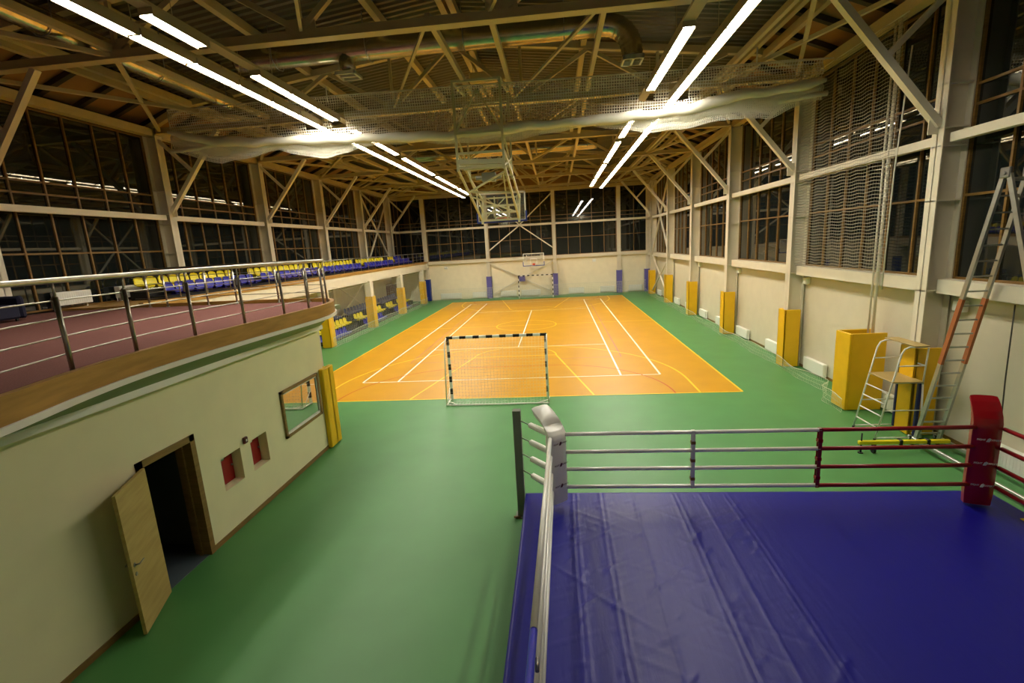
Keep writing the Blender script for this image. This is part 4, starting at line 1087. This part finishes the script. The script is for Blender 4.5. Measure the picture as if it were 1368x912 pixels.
for x, m, st in ((4.0,'rope_white','strap'), (5.88,'rope_red','vinyl_red')):
    b = MB(); b.box(x-.028, x+.028, ry1-.03, ry1-.022, RH[0]-.03, RH[3]+.03); b.box(x-.028, x+.028, ry1+.022, ry1+.03, RH[0]-.03, RH[3]+.03)
    o = b.build('rope_spacer', M[m], ring)
    s = MB()
    for z in RH[:3]: s.box(x-.034, x+.034, ry1-.034, ry1+.034, z+.11, z+.16)
    s.build('buckle', M[st], o)
b = MB(); b.tube([(rx0-.05,-13.85,1.74),(rx0-.045,-13.95,1.73)], .016, 8); b.build('rope_end', M['hinge'], ring)
b = MB(); b.box(8.5, 8.74, -10.15, -9.98, RZ-.02, RZ+.012); o = b.build('yellow_strap', M['outrigger'], ring)

# ------------------------------------------------------------------ ducts
def duct(name, pts, r, label, rings=True, m='duct'):
    t = thing(name, pts[0], label, 'air duct')
    P = [Vector(p) for p in pts]; D = []; R = []
    for a, b in zip(P, P[1:]):
        n = max(2, int((b-a).length/0.045))
        for i in range(n): D.append(a+(b-a)*(i/n)); R.append(r*(1+0.025*((len(D)%2)*2-1)))
    D.append(P[-1]); R.append(r)
    MB().tube(D, R, 16).build('pipe', M[m], t); return t
el = [(3.5,-2.1,10.55)] + [(3.5+0.75*math.sin(a), -2.1, 10.55-0.75*(1-math.cos(a))) for a in [i*PI/12 for i in range(1,7)]] 
t = duct('air_duct', [(-7.3,-1.95,10.6)] + el + [(4.25,-2.1,9.66)], 0.29, 'silver ribbed duct crossing under the roof with an elbow at its right end')
g = MB()
for q in ((3.97,4.53,-2.40,-2.35),(3.97,4.53,-1.85,-1.8),(3.97,4.02,-2.4,-1.8),(4.48,4.53,-2.4,-1.8),(4.22,4.28,-2.4,-1.8)): g.box(q[0],q[1],q[2],q[3],9.55,9.66)
g.build('grille', M['steel_white'], t)
for x in (-3.9,):
    h = MB(); h.tube([(x,-2.0,10.5),(x,-2.0,9.95)], [.25,.22], 12); h.build('branch', M['duct'], t)
    g = MB()
    for q in ((x-.3,x+.3,-2.3,-2.25),(x-.3,x+.3,-1.75,-1.7),(x-.3,x-.25,-2.3,-1.7),(x+.25,x+.3,-2.3,-1.7),(x-.3,x+.3,-2.03,-1.98)): g.box(q[0],q[1],q[2],q[3],9.88,9.97)
    g.build('grille', M['steel_white'], t)
for x in (-6,-3.2,-0.4,2.4):
    bd = MB(); bd.tube([(x,-2.36,11.4),(x,-2.36,10.45),(x,-2.2,10.28),(x,-2.0,10.25),(x,-1.8,10.28),(x,-1.66,10.45),(x,-1.66,11.4)], .012, 6); bd.build('strap_hanger', M['hinge'], t)
t = duct('air_duct', [(-8.75,-12,10.0),(-8.75,-0.5,10.0)], 0.27, 'silver ribbed duct running lengthwise along the seating-side edge of the roof')
for y in (-9.5,-6.5,-3.5,-1): MB().tube([(-9.05,y,11.0),(-9.05,y,9.9),(-8.9,y,9.73),(-8.75,y,9.7),(-8.6,y,9.73),(-8.45,y,9.9),(-8.45,y,11.0)], .012, 6).build('strap_hanger', M['hinge'], t)
t = duct('air_duct', [(-6.5,13.6,10.4),(4.6,13.6,10.4)], 0.3, 'far ribbed duct crossing the hall under the roof beyond the hoist')
for x in (-5,-2,1,4): MB().tube([(x,13.28,11.1),(x,13.28,10.3),(x,13.6,10.08),(x,13.92,10.3),(x,13.92,11.1)], .012, 6).build('strap_hanger', M['hinge'], t)
# heater unit under the roof
t = thing('fan_heater', (-0.4, 1.4, 10.9), 'cream fan heater unit fixed under the roof deck near the ridge', 'heater')
MB().rbox(-1.0, 0.35, 2.2, 3.0, 10.75, 11.1, .03).build('casing', M['truss'], t)
pieces('fan', M['black'], t, [([(x,2.6,10.76),(x,2.6,10.70)], .2, 16) for x in (-0.75, 0.1)])
pieces('hanger', M['hinge'], t, [([(x,2.6,11.0),(x,2.6,11.7)], .012, 6) for x in (-.9,.25)])

# small white boxes under the sills
for i, (x, y, z, L) in enumerate(((10.35,-6.0,3.0,'small white box under the right sill beside the ladder'),(10.35,0.4,3.05,'small white box under the right sill, first beyond the guard net'),(10.35,6.6,3.05,'small white box under the right sill, second beyond the guard net'),(10.35,12.8,3.05,'small white box under the right sill, third beyond the guard net'))):
    t = thing('wall_box', (x,y,z), L, 'speaker', 'small wall boxes'); MB().rbox(x, WR, y-.13, y+.13, z-.12, z+.12, .02).build('case', M['white'], t)
    MB().box(x-.006, x, y-.1, y+.1, z-.09, z+.09).build('grille', M['radiator'], t)
for x, L in ((-8.5,'small white box on the far wall, seating side'),(5.4,'small white box on the far wall, right of the goal')):
    t = thing('wall_box', (x,28.4,3.0), L, 'speaker', 'small wall boxes'); MB().rbox(x-.15, x+.15, 28.34, YF, 2.9, 3.15, .02).build('case', M['white'], t)
    MB().box(x-.12, x+.12, 28.334, 28.34, 2.93, 3.12).build('grille', M['radiator'], t)
tag(MB().tube([(10.3,-7.35,3.2),(10.28,-7.4,1.8),(10.27,-7.5,0.02)], .012, 6).build('hanging_cable', M['cable'], None, (10.3,-7.4,0)), 'thin dark cable hanging down the right wall behind the red corner pad', 'cable')

# ------------------------------------------------------------------ world, colour management
wd = bpy.data.worlds.new('world'); scn.world = wd; wd.use_nodes = True
bg = wd.node_tree.nodes['Background']; bg.inputs['Color'].default_value = (0.02, 0.025, 0.04, 1); bg.inputs['Strength'].default_value = 0.2
scn.view_settings.view_transform = 'Standard'; scn.view_settings.look = 'None'; scn.view_settings.gamma = 1.0
scn.view_settings.use_curve_mapping = False; scn.view_settings.exposure = 0.0
scn.cycles.use_denoising = True
scn.cycles.max_bounces = 8; scn.cycles.diffuse_bounces = 4; scn.cycles.transparent_max_bounces = 16
scn.cycles.caustics_reflective = False; scn.cycles.caustics_refractive = False
